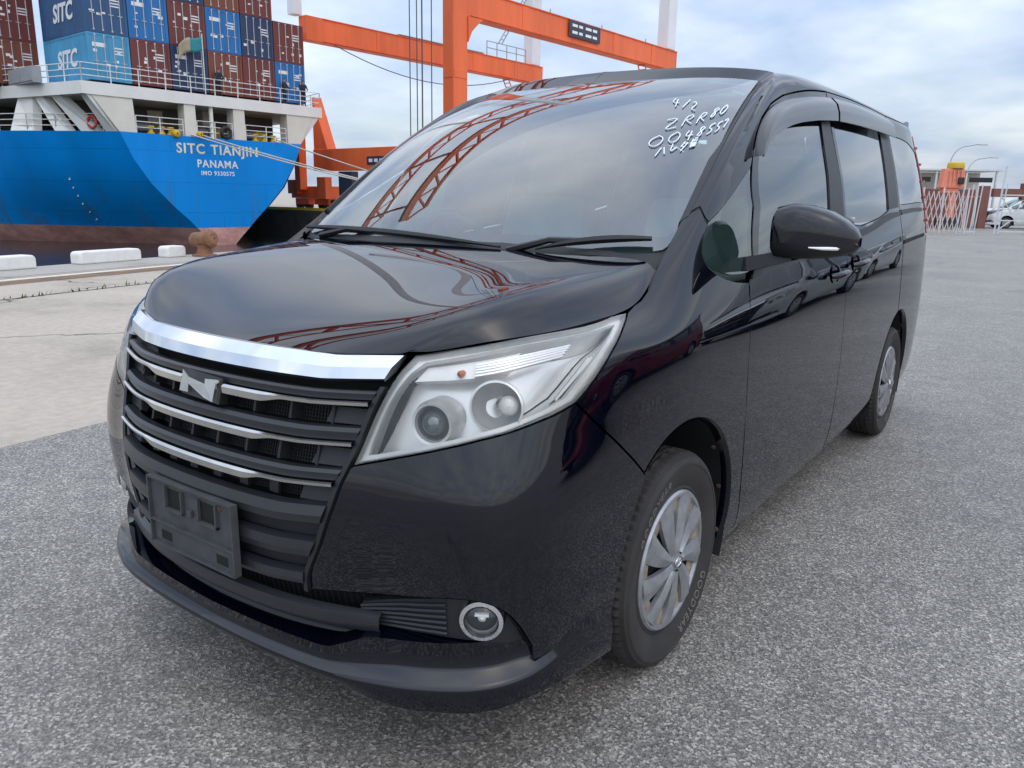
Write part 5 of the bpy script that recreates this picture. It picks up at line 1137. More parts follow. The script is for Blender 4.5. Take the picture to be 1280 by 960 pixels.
def gbar(name, prof, mat, v0=-1, v1=1, n=41, parent=None, zend=.0, smooth=22, crease=True):
    """sweep a (height, out) profile across the nose; v0,v1 as fractions of the grille width; zend lifts the ends"""
    mb = MB(); P = []; ff = np.linspace(v0, v1, n)
    for f_ in ff:
        sec = []
        for z, o in prof:
            w = gx(z); v = f_*w; lift = zend*max(0, abs(f_)-.72)/.28
            sec.append(front(v, z+lift, o))
        P.append(sec)
    # 'prof' is an outline; close it to a loop
    mb.grid([list(p)+[p[0]] for p in P]); m_ = len(prof)
    mb.f += [list(range(m_))[::-1], [len(mb.v)-(m_+1)+k for k in range(m_)]]; mb.mi += [0, 0]
    # fix end caps to loop indices
    return mb.build(name, mat, parent or gr, smooth=smooth)
bk = gbar('grille_backing', [(.955, -.055), (.43, -.055), (.43, -.06), (.955, -.06)], 'void_black', -1.03, 1.03)
gbar('chrome_band', [(.958, .002), (.952, .010), (.930, .014), (.910, .008), (.906, -.004), (.93, -.012)], 'chrome', -1.0, 1.0, 49, zend=.010)
def slat(zt, zb, parent=None, v0=-1, v1=1, o=.004): return gbar('grille_slat', [(zt, -.014), (zt-.004, o), (zt-.4*(zt-zb), o+.006), (zb+.003, o), (zb, -.016), ((zt+zb)/2, -.03)], 'grille_grey', v0, v1, zend=.006)
slat(.893, .868); slat(.815, .782); slat(.725, .695)
def chrome_strip(z, th, tm, v0=-1, v1=1, cs=None):
    mb = MB(); P = []
    for f_ in np.linspace(v0, v1, 61):
        k = 1-min(1, max(0, (abs(f_)-.42)/.16)); t = th+(tm-th)*k*k*(3-2*k)
        lift = .006*max(0, abs(f_)-.72)/.28; v = f_*gx(z)*.992
        P.append([front(v, z+lift, .012), front(v, z-t*.3+lift, .017), front(v, z-t+lift, .013), front(v, z-t+lift, -.004), front(v, z+lift, -.004), front(v, z+lift, .012)])
    mb.grid(P); return mb.build('chrome_strip', 'chrome_satin', gr, smooth=35)
chrome_strip(.867, .009, .020, .17, 1.0); chrome_strip(.867, .009, .020, -1.0, -.17); chrome_strip(.781, .009, .019); chrome_strip(.694, .009, .020)
# dark posts in the openings
for z0, z1 in ((.818, .856), (.728, .770), (.646, .684)):
    for f_ in (-.84, -.6, -.36, -.12, .12, .36, .6, .84):
        a = front(f_*gx(z0), z0, -.028); b2 = front(f_*gx(z0), z1, -.028); mb = MB(); mb.bar(a, b2, .008, .03); mb.build('grille_post', 'plastic_black', gr)
    mb = MB()
    for f_ in np.linspace(-.98, .98, 110): mb.bar(front(f_*gx(z0), z0-.002, -.045), front(f_*gx(z0), z1+.004, -.045), .0022)
    for z in np.arange(z0, z1, .008): mb.tube([front(f_*gx(z0), z, -.045) for f_ in np.linspace(-.98, .98, 21)], .0012, 4)
    g_ = mb.build('grille_mesh', 'plastic_black', gr); g_['kind'] = 'stuff'
    for s_ in (-1, 1): gbar('slot_filler', [(z1, -.02), (z0+.004, -.014), (z0, -.03), (z1, -.04)], 'plastic_black', .80 if s_ > 0 else -1.0, 1.0 if s_ > 0 else -.80, 6)
# lower grille: bars 4, 5, 6 and recessed textured panels
gbar('grille_slat', [(.645, -.012), (.640, .008), (.618, .014), (.600, .010), (.596, -.010), (.62, -.03)], 'grille_grey', -1, 1, zend=.008)
gbar('grille_slat', [(.560, -.012), (.556, .008), (.535, .012), (.518, .008), (.514, -.012), (.53, -.03)], 'grille_grey', -1, 1, zend=.006)
gbar('grille_slat', [(.478, -.012), (.474, .008), (.458, .012), (.446, .008), (.442, -.012), (.46, -.03)], 'grille_grey', -1, 1, zend=.006)
for z1, z0 in ((.598, .556), (.516, .474)): gbar('recess_panel', [(z1, -.014), (z0, -.020), (z0, -.026), (z1, -.02)], 'grille_mesh_dark', -.99, .99)
# side frame of the grille
for s_ in (1, -1):
    mb = MB(); P = []
    for z in np.linspace(.432, .905, 26): P.append([front(s_*(gx(z)-.002), z, .006), front(s_*(gx(z)+.010), z, .010), front(s_*(gx(z)+.014), z, -.012), front(s_*(gx(z)-.002), z, -.03)])
    mb.grid(P); mb.build('grille_frame', 'trim_dark', gr, smooth=40)
# emblem: chrome letter plate
em = MB(); Z0, Z1, W = .829, .875, .068
def ep(v, z, o): return front(v, z, o)
poly = [(-W, Z0+.002), (-W*.95, Z1+.004), (-W*.55, Z1-.009), (W*.42, Z0+.030), (W*.40, Z1-.005), (W, Z1-.002), (W*.93, Z0-.006), (W*.45, Z0+.0), (-W*.50, Z0+.022), (-W*.48, Z0+.003)]
n_ = len(poly); em.add([ep(v, z, .024) for v, z in poly]+[ep(v*1.04, z, .008) for v, z in poly], [tuple(range(n_-1, -1, -1))]+[(k, (k+1) % n_, n_+(k+1) % n_, n_+k) for k in range(n_)])
e_ = em.build('emblem', 'chrome_satin', gr)
mb = MB(); mb.add([ep(v, z, .014) for v, z in ((-W*1.08, Z0-.004), (-W*1.05, Z1+.008), (W*1.15, Z1+.002), (W*1.1, Z0-.010))]+[ep(v, z, -.01) for v, z in ((-W*1.08, Z0-.004), (-W*1.05, Z1+.008), (W*1.15, Z1+.002), (W*1.1, Z0-.010))], [(3, 2, 1, 0), (0, 1, 5, 4), (1, 2, 6, 5), (2, 3, 7, 6), (3, 0, 4, 7)]); mb.build('emblem_base', 'grille_grey', e_)
# ---- number plate bracket
pb = MB(); y0 = front(0, .53, 0)[1]
def pbox(v0, v1, z0, z1, o0, o1): pb.bx(v0, v1, y0-o1, y0-o0, z0, z1)
V_ = [-.172, -.095, -.028, .040, .110, .172]; Z_ = [.437, .478, .508, .545, .592, .612]
for i in range(5):
    for j in range(5):
        hole = (i in (1, 3) and j == 3) or (i in (0, 4) and False)
        if hole: continue
        pbox(V_[i], V_[i+1], Z_[j], Z_[j+1], .012, .022)
o = pb.build('plate_bracket', 'plastic_weathered', van)
for v, z, w, h in ((-.062, .568, .07, .05), (.075, .568, .07, .05), (-.115, .462, .045, .024), (.115, .462, .045, .024)): mb = MB(); mb.bx(v-w/2, v+w/2, y0-.0225, y0-.0215, z-h/2, z+h/2); mb.build('recess_shade', 'void_black', o)  # flush black plates: the shade of the recesses is painted on, no depth
mb = MB()
for (x0, x1, z0, z1) in ((-.172, .172, .608, .613), (-.172, .172, .436, .441), (-.173, -.168, .437, .612), (.168, .173, .437, .612), (-.099, -.094, .54, .597), (-.030, -.025, .54, .597), (.038, .043, .54, .597), (.108, .113, .54, .597), (-.099, -.025, .538, .545), (.038, .113, .538, .545), (-.168, .168, .497, .501), (-.005, .012, .545, .56)): mb.bx(x0, x1, y0-.031, y0-.0221, z0, z1)
mb.build('bracket_rib', 'plastic_weathered', o)
for v in (-.105, .118): mb = MB(); mb.lathe([(.006, 0), (.006, .003), (.002, .004)], 10, M=axis_to((0, -1, 0)), loc=(v, y0-.022, .590)); mb.build('bracket_screw', 'rusty_clip', o)
# ---- lower intake, bar, fog panels, lip
gx2 = lambda z: .45
def fbar(name, prof, v0, v1, mat, n=41, parent=None):
    mb = MB(); P = []
    for v in np.linspace(v0, v1, n): P.append([front(v, z, o) for z, o in prof]+[front(v, prof[0][0], prof[0][1])])
    mb.grid(P); return mb.build(name, mat, parent or van, smooth=35)
li = fbar('lower_intake', [(.44, -.05), (.25, -.05), (.25, -.055), (.44, -.055)], -.60, .60, 'void_black')
fbar('intake_bar', [(.398, -.012), (.392, .004), (.370, .010), (.352, .004), (.346, -.016), (.37, -.03)], -.50, .50, 'grille_grey', 41, li)
fbar('intake_lower_edge', [(.322, -.03), (.318, -.022), (.308, -.016), (.296, -.02), (.30, -.05)], -.47, .47, 'trim_dark', 41, li)
mb = MB()
for v in np.linspace(-.48, .48, 60): mb.bar(front(v, .275, -.04), front(v, .43, -.04), .002)
g_ = mb.build('intake_mesh', 'plastic_black', li); g_['kind'] = 'stuff'
for sd, sg in both:
    fp = smooth_poly(TR['fog_panel_top'], 1)+TR['fog_panel_bot']
    f_ = panel('fog_panel', surf, fp, 'plastic_black', van, sd, off=-.022, gap=.002, depth=.02, step=.03)
    ft, fb_ = TR['fog_panel_top'][::-1], TR['fog_panel_bot']
    for k in range(6):
        w_ = .14+.14*k; mb = MB()
        Q = []
        for x in np.linspace(0, 1, 16):
            s_ = fb_[0][0]+.05+x*(5.55-fb_[0][0]); tt_ = np.interp(s_, [q[0] for q in ft], [q[1] for q in ft]); tb_ = np.interp(s_, [q[0] for q in fb_], [q[1] for q in fb_]); Q.append(tuple(np.array(pt(s_, tb_+(tt_-tb_)*w_, -.019))*np.array([sg, 1, 1])))
        mb.tube(Q, .0042, 5); mb.build('panel_rib', 'plastic_black', f_, smooth=60)
    fc = TR['fog_c'][0]; p = pt(*fc, -.019); Nf = surf(np.array([fc[0]]), np.array([fc[1]]))[1][0]; p = Vector((p.x*sg, p.y, p.z)); M_ = axis_to((Vector((Nf[0]*sg, Nf[1], Nf[2]))*.75+Vector((.30*sg, -1, .12))*.25))
    fl = empty('fog_lamp'); fl.parent = van
    mb = MB(); mb.lathe([(.036, .006), (.038, .015), (.047, .013), (.0505, .003), (.0505, -.012)], 40, M=M_, loc=p); mb.build('fog_ring', 'chrome', fl, smooth=50)
    mb = MB(); mb.lathe([(.038, .006), (.033, .016), (.020, .023), (.008, .026), (.0005, .026)], 36, M=M_, loc=p); mb.build('fog_lens', 'lens_clear', fl, smooth=80)
    mb = MB(); mb.lathe([(.038, .004), (.032, -.014), (.019, -.025), (.001, -.03)], 36, M=M_, loc=p); mb.build('fog_reflector', 'reflector', fl, smooth=80)
    mb = MB(); mb.box(p+M_ @ Vector((.0, .010, -.004)), (.03, .006, .02), M_); mb.lathe([(.009, -.03), (.009, .0), (.001, .006)], 12, M=M_, loc=p); mb.build('fog_bulb', 'lamp_silver', fl)
# chin: ledge that juts out under intake and fog lamps, with a short upright face below it
CH_ = [(0, -.056, .264, .020), (.2, -.051, .264, .020), (.36, -.036, .264, .021), (.45, -.018, .264, .026), (.51, .002, .264, .046), (.58, .030, .264, .056), (.65, .068, .265, .060), (.71, .110, .267, .062), (.755, .158, .270, .062), (.785, .215, .274, .060), (.800, .265, .278, .061), (.810, .325, .280, .063), (.818, .395, .278, .065), (.8225, .465, .272, .066), (.8245, .53, .264, .064)]
fine = np.linspace(0, len(CH_)-1, 64)
def ci(col):
    y = np.array([p[col] for p in CH_]); k = np.clip(fine.astype(int), 0, len(CH_)-2); f_ = fine-k
    m_ = np.gradient(y); m_[0] = 0 if col else m_[0]; return (2*f_**3-3*f_**2+1)*y[k]+(f_**3-2*f_**2+f_)*m_[k]+(-2*f_**3+3*f_**2)*y[k+1]+(f_**3-f_**2)*m_[k+1]
LX, LY, LZ, LH = ci(0), ci(1), ci(2), ci(3); TX, TY = np.gradient(LX), np.gradient(LY)
P = []
for sg in (-1, 1):
    for k in (range(len(fine)-1, -1, -1) if sg < 0 else range(1, len(fine))):
        L = math.hypot(TX[k], TY[k]); nx, ny = TY[k]/L, -TX[k]/L; x, y, z, h = LX[k], LY[k], LZ[k], LH[k]; e = min(1, max(0, (fine[k]-8.5)/3.0)); e = e*e*(3-2*e); w_ = 1-.86*e; hT = float(np.interp(x, [0, .40, .50, .9], [.046, .050, .092, .092])); wl_ = float(np.interp(x, [0, .40, .56, .9], [.45, .55, 1, 1]))
        def q(o, zz): return (sg*(x+nx*o*w_), y+ny*o*w_, zz)
        P.append([q(-.080, z+hT+.004), q(-.036*wl_, z+hT), q(-.0365*wl_, z+hT*.65), q(-.036*wl_, z+.030*wl_), q(-.032*wl_, z+.024*wl_), q(-.008*wl_, z+.008*wl_), q(-.001, z+.002), q(.0005, z-.005), q(-.002, z-h*.55), q(-.010, z-h), q(-.03, z-h-.004), q(-.10, z-h+.004)])
mb = MB(); mb.grid(P[::-1]); lip = mb.build('chin_spoiler', 'paint_black', van, smooth=40)
# underside of the bumper behind the lip
mb = MB(); mb.grid([[(-.74, .42, .2), (-.60, .2, .19), (-.3, .08, .19), (0, .06, .19), (.3, .08, .19), (.6, .2, .19), (.74, .42, .2)], [(-.78, .55, .17), (-.6, .6, .17), (-.3, .6, .17), (0, .6, .17), (.3, .6, .17), (.6, .6, .17), (.78, .55, .17)]]); mb.build('undertray', 'void_black', van)
# ---- wheels
def wheel_meshes():
    # tyre: revolve about local z (outer face +z)
    W = .195; R0 = WR
    prof = [(.196, .060), (.199, .074), (.206, .080), (.213, .077), (.235, .088), (.258, .0935), (.275, .0945), (.276, .0962), (.284, .0955), (.285, .0935), (.296, .088), (.303, .080), (.3085, .071), (.3105, .063), (.3115, .052)]
    gro = []
    for c in (.040, .013, -.013, -.040): gro += [(.3118, c+.006), (.3055, c+.0045), (.3055, c-.0045), (.3118, c-.006)]
    prof += gro+[(.3115, -.052), (.3105, -.063), (.3085, -.071), (.300, -.083), (.27, -.094), (.235, -.088), (.206, -.080), (.196, -.060)]
    n = 144; mb = MB(); V = []
    for i, (r, h) in enumerate(prof):
        row_ = []
        for k in range(n):
            a = 2*math.pi*k/n; rr = r
            if .0475 < abs(h) < .082 and r > .300 and k % 2 == 0: rr = r-.008       # shoulder sipes
            if abs(h) <= .0475 and r > .311 and k % 4 == 0: rr = r-.005
            row_.append((rr*math.cos(a), rr*math.sin(a), h))
        V.append(row_)
    mb.grid(V, closed_u=True); ty = mb.mesh('tyre', 38)
    # hub cap: dished base, nine swept blades
    cap = MB()
    def rings(pr, mi): cap.lathe([(r, h) for r, h in pr], 72, mi=mi)
    rings([(.0005, .0985), (.020, .098), (.030, .094), (.040, .090), (.060, .084)], 0); rings([(.060, .084), (.066, .070), (.136, .066), (.140, .074)], 1); rings([(.140, .074), (.150, .078), (.184, .077)], 2); rings([(.184, .077), (.187, .086), (.196, .086), (.2015, .080), (.203, .070)], 0)
    NB_ = 9
    for k in range(NB_):
        a0 = 2*math.pi*k/NB_; P = []
        for r in np.linspace(.030, .1885, 12):
            f_ = (r-.03)/.158; c = a0-.20*f_; hw = (.0125+.0300*f_**.9)/r; dome = .096-.009*f_**2
            P.append([(r*math.cos(c+hw*e), r*math.sin(c+hw*e), dome+dz) for e, dz in ((-1.0, -.016), (-.97, -.003), (-.62, .001), (.0, .0045), (.10, .0035), (.72, -.004), (.97, -.006), (1.0, -.018))])
        cap.grid(P[::-1], 0); o_ = len(cap.v); 
        e_ = P[-1]; cap.add(e_, [tuple(range(len(e_)))], 0)
    cm = cap.mesh('hub_cap', 30)
    lg = MB()
    for a_, b_, rot in ((.019, .0135, 0), (.0075, .0125, 0)): lg.tube([(a_*math.cos(t), b_*math.sin(t)+(0 if a_ > .01 else -.001), .1005) for t in np.linspace(0, 2*math.pi, 33)[:-1]], .0018, 6, closed=True)
    lg.tube([(.0125*math.cos(t), .0055*math.sin(t)+.0065, .1005) for t in np.linspace(0, 2*math.pi, 25)[:-1]], .0015, 6, closed=True)
    lm = lg.mesh('cap_logo', 60)
    rim = MB(); rim.lathe([(.199, .070), (.190, .05), (.17, .02), (.165, -.05), (.195, -.075)], 48); rim.lathe([(.165, .03), (.02, .04), (.001, .04)], 48); rm = rim.mesh('steel_rim', 40)
    return ty, cm, lm, rm
ME_TY, ME_CAP, ME_LOGO, ME_RIM = wheel_meshes()
def letters_on_tyre(txt, r_mid, a_mid, size, hz=.0955):
    me = text_mesh(txt, size, .0008, 3, 1.12)
    for v in me.vertices:
        x, y, z = v.co; a = a_mid-x/r_mid; rr = r_mid-size*.35+y
        hh = float(np.interp(rr, [.213, .235, .258, .275], [.077, .088, .0935, .0945]))
        v.co = (rr*math.cos(a), rr*math.sin(a), hh+.0006+z)
    return me
ME_T1 = letters_on_tyre('GOODYEAR', .252, R(128), .036); ME_T2 = letters_on_tyre('GOODYEAR', .252, R(-52), .036)
for uc, steer in ((AF, 0), (AR, 0)):
    for sg in (1, -1):
        w = empty('wheel'); w.parent = van; w.location = (sg*.742, uc, WR)
        # local z -> outboard, local y -> up, so the lettering reads upright
        w.rotation_euler = Matrix(((0, 0, sg), (sg, 0, 0), (0, 1, 0))).to_euler()
        link('tyre', ME_TY, 'rubber' if not ME_TY.materials else None, w)
        link('hub_cap', ME_CAP, ['hubcap_silver', 'void_black', 'rust_stain'] if not ME_CAP.materials else None, w)
        link('cap_logo', ME_LOGO, 'chrome' if not ME_LOGO.materials else None, w); link('steel_rim', ME_RIM, 'steel_dark' if not ME_RIM.materials else None, w)
        for me in (ME_T1, ME_T2): link('tyre_lettering', me, 'rubber_text' if not me.materials else None, w)
# arch liners and mud flaps
for uc in (AF, AR):
    for sg in (1, -1):
        mb = MB(); P = []
        for a in np.linspace(R(-20), R(156 if uc == AF else 200), 30): P.append([(sg*.825, uc+.398*math.cos(a), .318+.398*math.sin(a)), (sg*.70, uc+.40*math.cos(a), .318+.40*math.sin(a)), (sg*.48, uc+.38*math.cos(a), .318+.38*math.sin(a))])
        mb.grid(P if sg > 0 else P[::-1]); o = mb.build('arch_liner', 'plastic_black', van, smooth=60)
        mb = MB(); mb.grid([[(sg*.47, uc-.45, .0+.16), (sg*.47, uc+.45, .16)], [(sg*.47, uc-.45, .75), (sg*.47, uc+.45, .75)]]); mb.build('inner_wall', 'void_black', o)
        for a in (-8, 14, 38): mb = MB(); mb.lathe([(.008, 0), (.0075, .004), (.002, .006)], 10, M=axis_to((sg*.2, -math.cos(R(a)), -math.sin(R(a)))), loc=(sg*.80, uc+.396*math.cos(R(a)), .318+.396*math.sin(R(a)))); mb.build('liner_clip', 'rusty_clip', o)
        # rolled arch lip
        aa = np.linspace(R(-12), R(126 if uc == AF else 192), 40); P = []
        for a in aa:
            u, z = uc+.402*math.cos(a), .318+.402*math.sin(a); s_, t_ = st(u, max(z, .21)); p = pt(s_, t_, 0); P.append([(sg*(p.x+.0015), p.y, p.z), (sg*(p.x-.004), uc+.397*math.cos(a), .318+.397*math.sin(a)), (sg*(p.x-.030), uc+.397*math.cos(a), .318+.397*math.sin(a))])
        mb = MB(); mb.grid(P if sg > 0 else P[::-1]); mb.build('arch_lip', 'paint_black', van, smooth=60)
for sg in (1, -1):
    mb = MB(); mb.grid([[(sg*.80, AF+.405, .36), (sg*.60, AF+.405, .36)], [(sg*.80, AF+.43, .17), (sg*.60, AF+.43, .17)]]); o = mb.build('mud_flap', 'plastic_black', van); o.modifiers.new('t', 'SOLIDIFY').thickness = .008
# sills and floor pan
for sg in (1, -1):
    mb = MB(); P = []
    for u in np.linspace(1.28, 3.33, 30):
        s_, t_ = st(u, .23); p = pt(s_, t_, 0); P.append([(sg*(p.x-.002), u, .224), (sg*(p.x-.010), u, .205), (sg*(p.x-.03), u, .190), (sg*(p.x-.12), u, .188), (sg*(p.x-.14), u, .24)])
    mb.grid(P if sg > 0 else P[::-1]); mb.build('side_sill', 'paint_black', van, smooth=50)
mb = MB(); mb.bx(-.69, .69, 1.30, 3.30, .20, .34); mb.bx(-.47, .47, .5, 4.5, .21, .34); mb.bx(-.70, .70, 4.16, 4.60, .24, .36); mb.build('floor_pan', 'void_black', van)
# inner shell behind the panels (keeps gaps dark)
for sd, sg in both:
    core = stl([(1.25, .40), (1.25, 1.03), (2.4, 1.07), (3.4, 1.15), (4.3, 1.2), (4.3, .75), (3.72, .80), (3.3, .70), (3.2, .40)])
    panel('inner_shell', surf, core, 'void_black', van, sd, off=-.05, gap=0, depth=0, rim=False, step=.12)
    frt = [(7.7, 4.3), (8.9, 5.2), (9.6, 5.7), (10.2, 6.2), (11.6, 6.2), (12.5, 5.6), (12.5, 4.2), (10.5, 3.75), (9.3, 3.7)]
    panel('inner_shell', surf, frt, 'void_black', van, sd, off=-.04, gap=0, depth=0, rim=False, step=.12)
mb = MB(); mb.grid([[(-.70, .62, .98), (0, .5, 1.04), (.70, .62, .98)], [(-.66, .86, 1.06), (0, .82, 1.09), (.66, .86, 1.06)]]); mb.grid([[(-.5, .16, .90), (0, .09, .90), (.5, .16, .90)], [(-.62, .5, .96), (0, .45, 1.03), (.62, .5, .96)]]); mb.build('engine_cover', 'void_black', van)
# ---- mirrors
for sg in (1, -1):
    r = empty('door_mirror'); r.parent = van
    secs = []   # stations from inboard to tip: v, centre y, z, half-depth(y), half-height(z)
    for v, y, z, hy, hz_ in ((.868, 1.392, 1.205, .060, .060), (.880, 1.390, 1.208, .074, .076), (.92, 1.392, 1.211, .080, .082), (.97, 1.398, 1.209, .078, .078), (1.02, 1.407, 1.203, .070, .068), (1.06, 1.418, 1.195, .056, .052), (1.088, 1.430, 1.188, .036, .034), (1.100, 1.440, 1.184, .012, .014)):
        ring = []
        for k in range(28):
            a = 2*math.pi*k/28; c, s_ = math.cos(a), math.sin(a); e = .62
            ring.append((sg*v, y+hy*(abs(c)**e)*math.copysign(1, c), z+hz_*(abs(s_)**e)*math.copysign(1, s_)))
        secs.append(ring)
    up_, lo_ = MB(), MB()
    for mbx, idx in ((up_, list(range(27, 28))+list(range(0, 16))), (lo_, list(range(15, 28)))):
        P = [[s_[k % 28] for k in idx] for s_ in secs]; mbx.grid(P if sg > 0 else P[::-1])
    up_.f.append([k for k in range(17)] if sg < 0 else [k for k in range(17)][::-1]) if False else None
    up_.build('mirror_cap', 'paint_black', r, smooth=45); lo_.build('mirror_underside', 'trim_dark', r, smooth=45)
    mb = MB(); mb.add(secs[0], [tuple(range(28)) if sg < 0 else tuple(range(27, -1, -1))]); mb.build('mirror_inner_face', 'trim_dark', r)
    mb = MB(); mb.tube([(sg*v, y, z) for v, y, z in ((.985, 1.321, 1.168), (1.02, 1.338, 1.166), (1.05, 1.362, 1.166), (1.075, 1.392, 1.168), (1.093, 1.42, 1.171))], [.002, .005, .006, .006, .003], 8); mb.build('indicator_strip', 'lamp_silver', r, smooth=60)
    mb = MB(); P = []
    for t in np.linspace(0, 1, 9):
        w = .13*(1-t)+.075*t; v = .792+.14*t; zc = 1.098+.040*t; hz_ = .030-.006*t; P.append([(sg*v, 1.385-w/2, zc-hz_*.5), (sg*v, 1.385-w/2+.01, zc+hz_), (sg*v, 1.385+w/2, zc+hz_), (sg*v, 1.385+w/2, zc-hz_*.5)])
    mb.grid([p+[p[0]] for p in P] if sg < 0 else [p+[p[0]] for p in P][::-1]); mb.build('mirror_stalk', 'plastic_black', r, smooth=40)
    mb = MB(); mb.bx(sg*.90, sg*1.07, 1.466, 1.471, 1.155, 1.255); mb.build('mirror_glass', 'chrome', r)
# ---- door handles
for sd, sg in both:
    for u, z in ((2.265, 1.018), (2.60, 1.042)):
        s_, t_ = st(u, z); p = pt(s_, t_, .0); N = Vector(surf(np.array([s_]), np.array([t_]))[1][0]); N.x *= sg; p.x *= sg
        r = empty('door_handle'); r.parent = van
        M_ = axis_to(N)
        mb = MB(); mb.lathe([(.050, .004), (.046, .002), (.034, -.012), (.001, -.022)], 28, M=M_ @ Matrix.Diagonal((1.25, .72, 1)), loc=p); mb.build('handle_cup', 'paint_black', r, smooth=60)
        u2 = Vector((0, 1, .05)); mb = MB(); q = [p+N*.012-u2*.095, p+N*.032-u2*.080, p+N*.040-u2*.04, p+N*.041+u2*.02, p+N*.036+u2*.07, p+N*.012+u2*.088]
        mb.tube(q, [.010, .013, .0145, .0145, .013, .010], 10); mb.build('handle_bar', 'paint_black', r, smooth=60)
        mb = MB(); mb.box(p+N*.034-u2*.02, (.003, .10, .006), None); mb.build('handle_trim', 'chrome', r)
# ---- window visors
for sd, sg in both:
    def visor(top, bot, nm='window_visor'):
        A = _dense(surf, smooth_poly(top, 2), .03, False); Bq = _dense(surf, smooth_poly(bot, 2), .03, False); n = 40
        ia = np.linspace(0, len(A)-1, n); ib = np.linspace(0, len(Bq)-1, n); P = []
        for k in range(n):
            a = np.array([np.interp(ia[k], range(len(A)), A[:, c]) for c in (0, 1)]); b2 = np.array([np.interp(ib[k], range(len(Bq)), Bq[:, c]) for c in (0, 1)])
            row_ = []
            for t, o in ((0, .003), (.06, .016), (.35, .034), (.7, .036), (1, .030), (1.0, .026), (.7, .031), (.35, .029), (.06, .010)):
                q = pt(*(a+(b2-a)*t), o); row_.append((sg*q.x, q.y, q.z))
            P.append(row_+[row_[0]])
        mb = MB(); mb.grid(P if sg < 0 else P[::-1]); return mb.build(nm, 'visor_grey', van, smooth=50)
    visor(stl([(1.497, 1.432), (1.535, 1.485), (1.60, 1.540), (1.72, 1.600), (1.90, 1.648), (2.15, 1.684), (2.45, 1.712)]), stl([(1.502, 1.426), (1.56, 1.455), (1.66, 1.500), (1.79, 1.535), (1.96, 1.565), (2.2, 1.592), (2.46, 1.612)]))
    visor(stl([(2.48, 1.715), (2.8, 1.726), (3.2, 1.728), (3.62, 1.722)]), stl([(2.485, 1.612), (2.8, 1.622), (3.2, 1.626), (3.64, 1.625)]))
# ---- rear spoiler and antenna ditch
mb = MB(); P = []
for v in np.linspace(-.62, .62, 25):
    e = 1-(abs(v)/.64)**8*.6; y = 4.46; z = 1.812-.028*(v/.62)**2
    P.append([(v, y-.12, z-.030), (v, y, z), (v, y+.16*e, z+.006*e), (v, y+.20*e, z-.012), (v, y+.17*e, z-.030), (v, y, z-.045)])
mb.grid([p+[p[0]] for p in P]); mb.f += [[0, 1, 2, 3, 4, 5], [len(mb.v)-7+k for k in range(6)][::-1]]; mb.mi += [0, 0]
mb.build('rear_spoiler', 'paint_black', van, smooth=50)
# ---- cabin
mb = MB(); P = []
for v in np.linspace(-.66, .66, 21):
    hump = .055*math.exp(-((v+.36)/.17)**2); P.append([(v, .93, 1.10), (v, 1.05, 1.105), (v, 1.16, 1.10+hump), (v, 1.24, 1.07+hump), (v, 1.28, .98), (v, 1.30, .75), (v, 1.25, .5)])
mb.grid(P[::-1]); mb.build('dashboard', 'cabin_dark', van, smooth=50)
sw_c = Vector((-.36, 1.40, 1.07)); sw_n = Vector((0, .82, .57)).normalized(); X_ = Vector((1, 0, 0)); Y_ = sw_n.cross(X_)
sw = empty('steering_wheel'); sw.parent = van
mb = MB(); mb.tube([sw_c+(X_*math.cos(t)+Y_*math.sin(t))*.185 for t in np.linspace(0, 2*math.pi, 41)[:-1]], .015, 10, closed=True); mb.build('wheel_rim', 'cabin_dark', sw, smooth=60)
mb = MB()
for t in (0, math.pi, -math.pi/2): mb.tube([sw_c, sw_c+(X_*math.cos(t)+Y_*math.sin(t))*.18], [.05, .016], 8)
mb.lathe([(.07, -.02), (.065, .02), (.03, .035), (.001, .036)], 20, M=axis_to(sw_n), loc=sw_c); mb.build('wheel_hub', 'cabin_dark', sw, smooth=50)
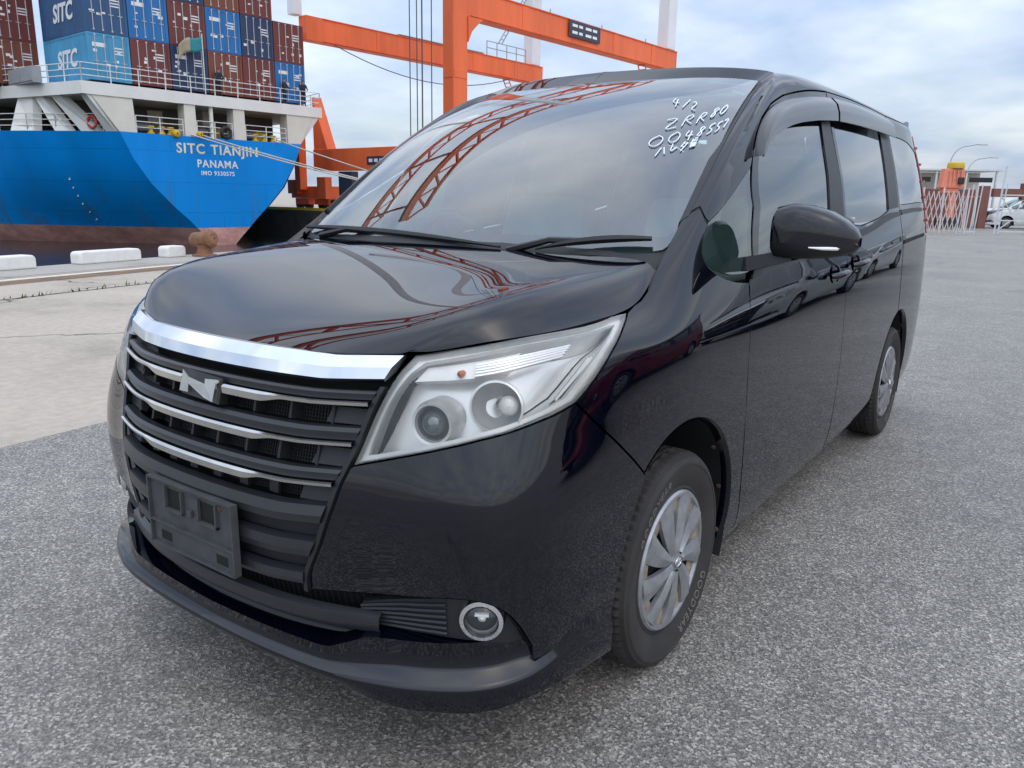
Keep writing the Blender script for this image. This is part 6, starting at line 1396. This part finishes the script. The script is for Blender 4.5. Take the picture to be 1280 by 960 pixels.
def seat(x, y, w=.50):
    r = empty('seat'); r.parent = van
    def pad_(nm, c, d, tilt):
        mb = MB(); Rm = Matrix.Rotation(tilt, 3, 'X'); mb.box(c, d, Rm, 0, .86); return mb.build(nm, 'cabin_grey', r, bevel=.05)
    pad_('cushion', (x, y, .62), (w, .52, .18), 0); pad_('backrest', (x, y+.33, .98), (w, .16, .66), R(-14)); pad_('headrest', (x, y+.43, 1.40), (w*.56, .10, .20), R(-8))
for x, y in ((-.36, 1.62), (.36, 1.62), (-.36, 2.55), (.36, 2.55), (-.34, 3.45), (.34, 3.45)): seat(x, y)
mb = MB(); mb.bx(-.62, .62, 1.95, 4.2, 1.690, 1.705); mb.grid([[(-.58, 1.80, 1.675), (.58, 1.80, 1.675)], [(-.62, 1.95, 1.69), (.62, 1.95, 1.69)]]); mb.build('headliner', 'cabin_grey', van)
for sg in (1, -1): mb = MB(); mb.bx(sg*.60, sg*.72, 1.30, 4.3, .34, 1.04); mb.build('door_trim', 'cabin_grey', van)
mb = MB(); mb.bx(-.60, .60, 1.30, 4.3, .345, .36); mb.build('cabin_floor', 'cabin_dark', van)
mb = MB(); mb.box((0, 1.66, 1.60), (.24, .03, .065)); mb.tube([(0, 1.60, 1.68), (0, 1.66, 1.62)], .01, 6); mb.build('rear_view_mirror', 'trim_dark', van, bevel=.012)
for x in (-.36, .36): mb = MB(); mb.box((x, 1.82, 1.672), (.42, .18, .018), Matrix.Rotation(R(18), 3, 'X')); mb.build('sun_visor', 'cabin_grey', van, bevel=.006)
# ================================================================ OTHER VEHICLES (white vans behind the gate; parked cars facing the minivan, seen in its flank)
def other(loc, rz, colour, label, nm, cat):
    c = copy_tree(van, None, {'paint_black': colour}); c.name = nm; c.location = loc; c.rotation_euler = (0, 0, rz); c['label'] = label; c['category'] = cat
    return c
other((-3.45, 52.0, 0), R(-66), 'paint_white', 'white van parked behind the gate, nearer the lattice gate', 'parked_van', 'van')
other((-.95, 49.6, 0), R(-62), 'paint_white', 'white van at the right picture edge behind the swing gate', 'parked_van', 'van')
other((4.3, 9.2, 0), R(3), 'paint_silver', 'silver minivan mirrored in the black doors', 'parked_car', 'car')
other((4.6, 3.2, 0), R(-4), 'paint_red', 'red car mirrored in the black front fender', 'parked_car', 'car')
other((4.6, 15.6, 0), R(2), 'paint_white', 'white car mirrored in the black rear quarter', 'parked_car', 'car')
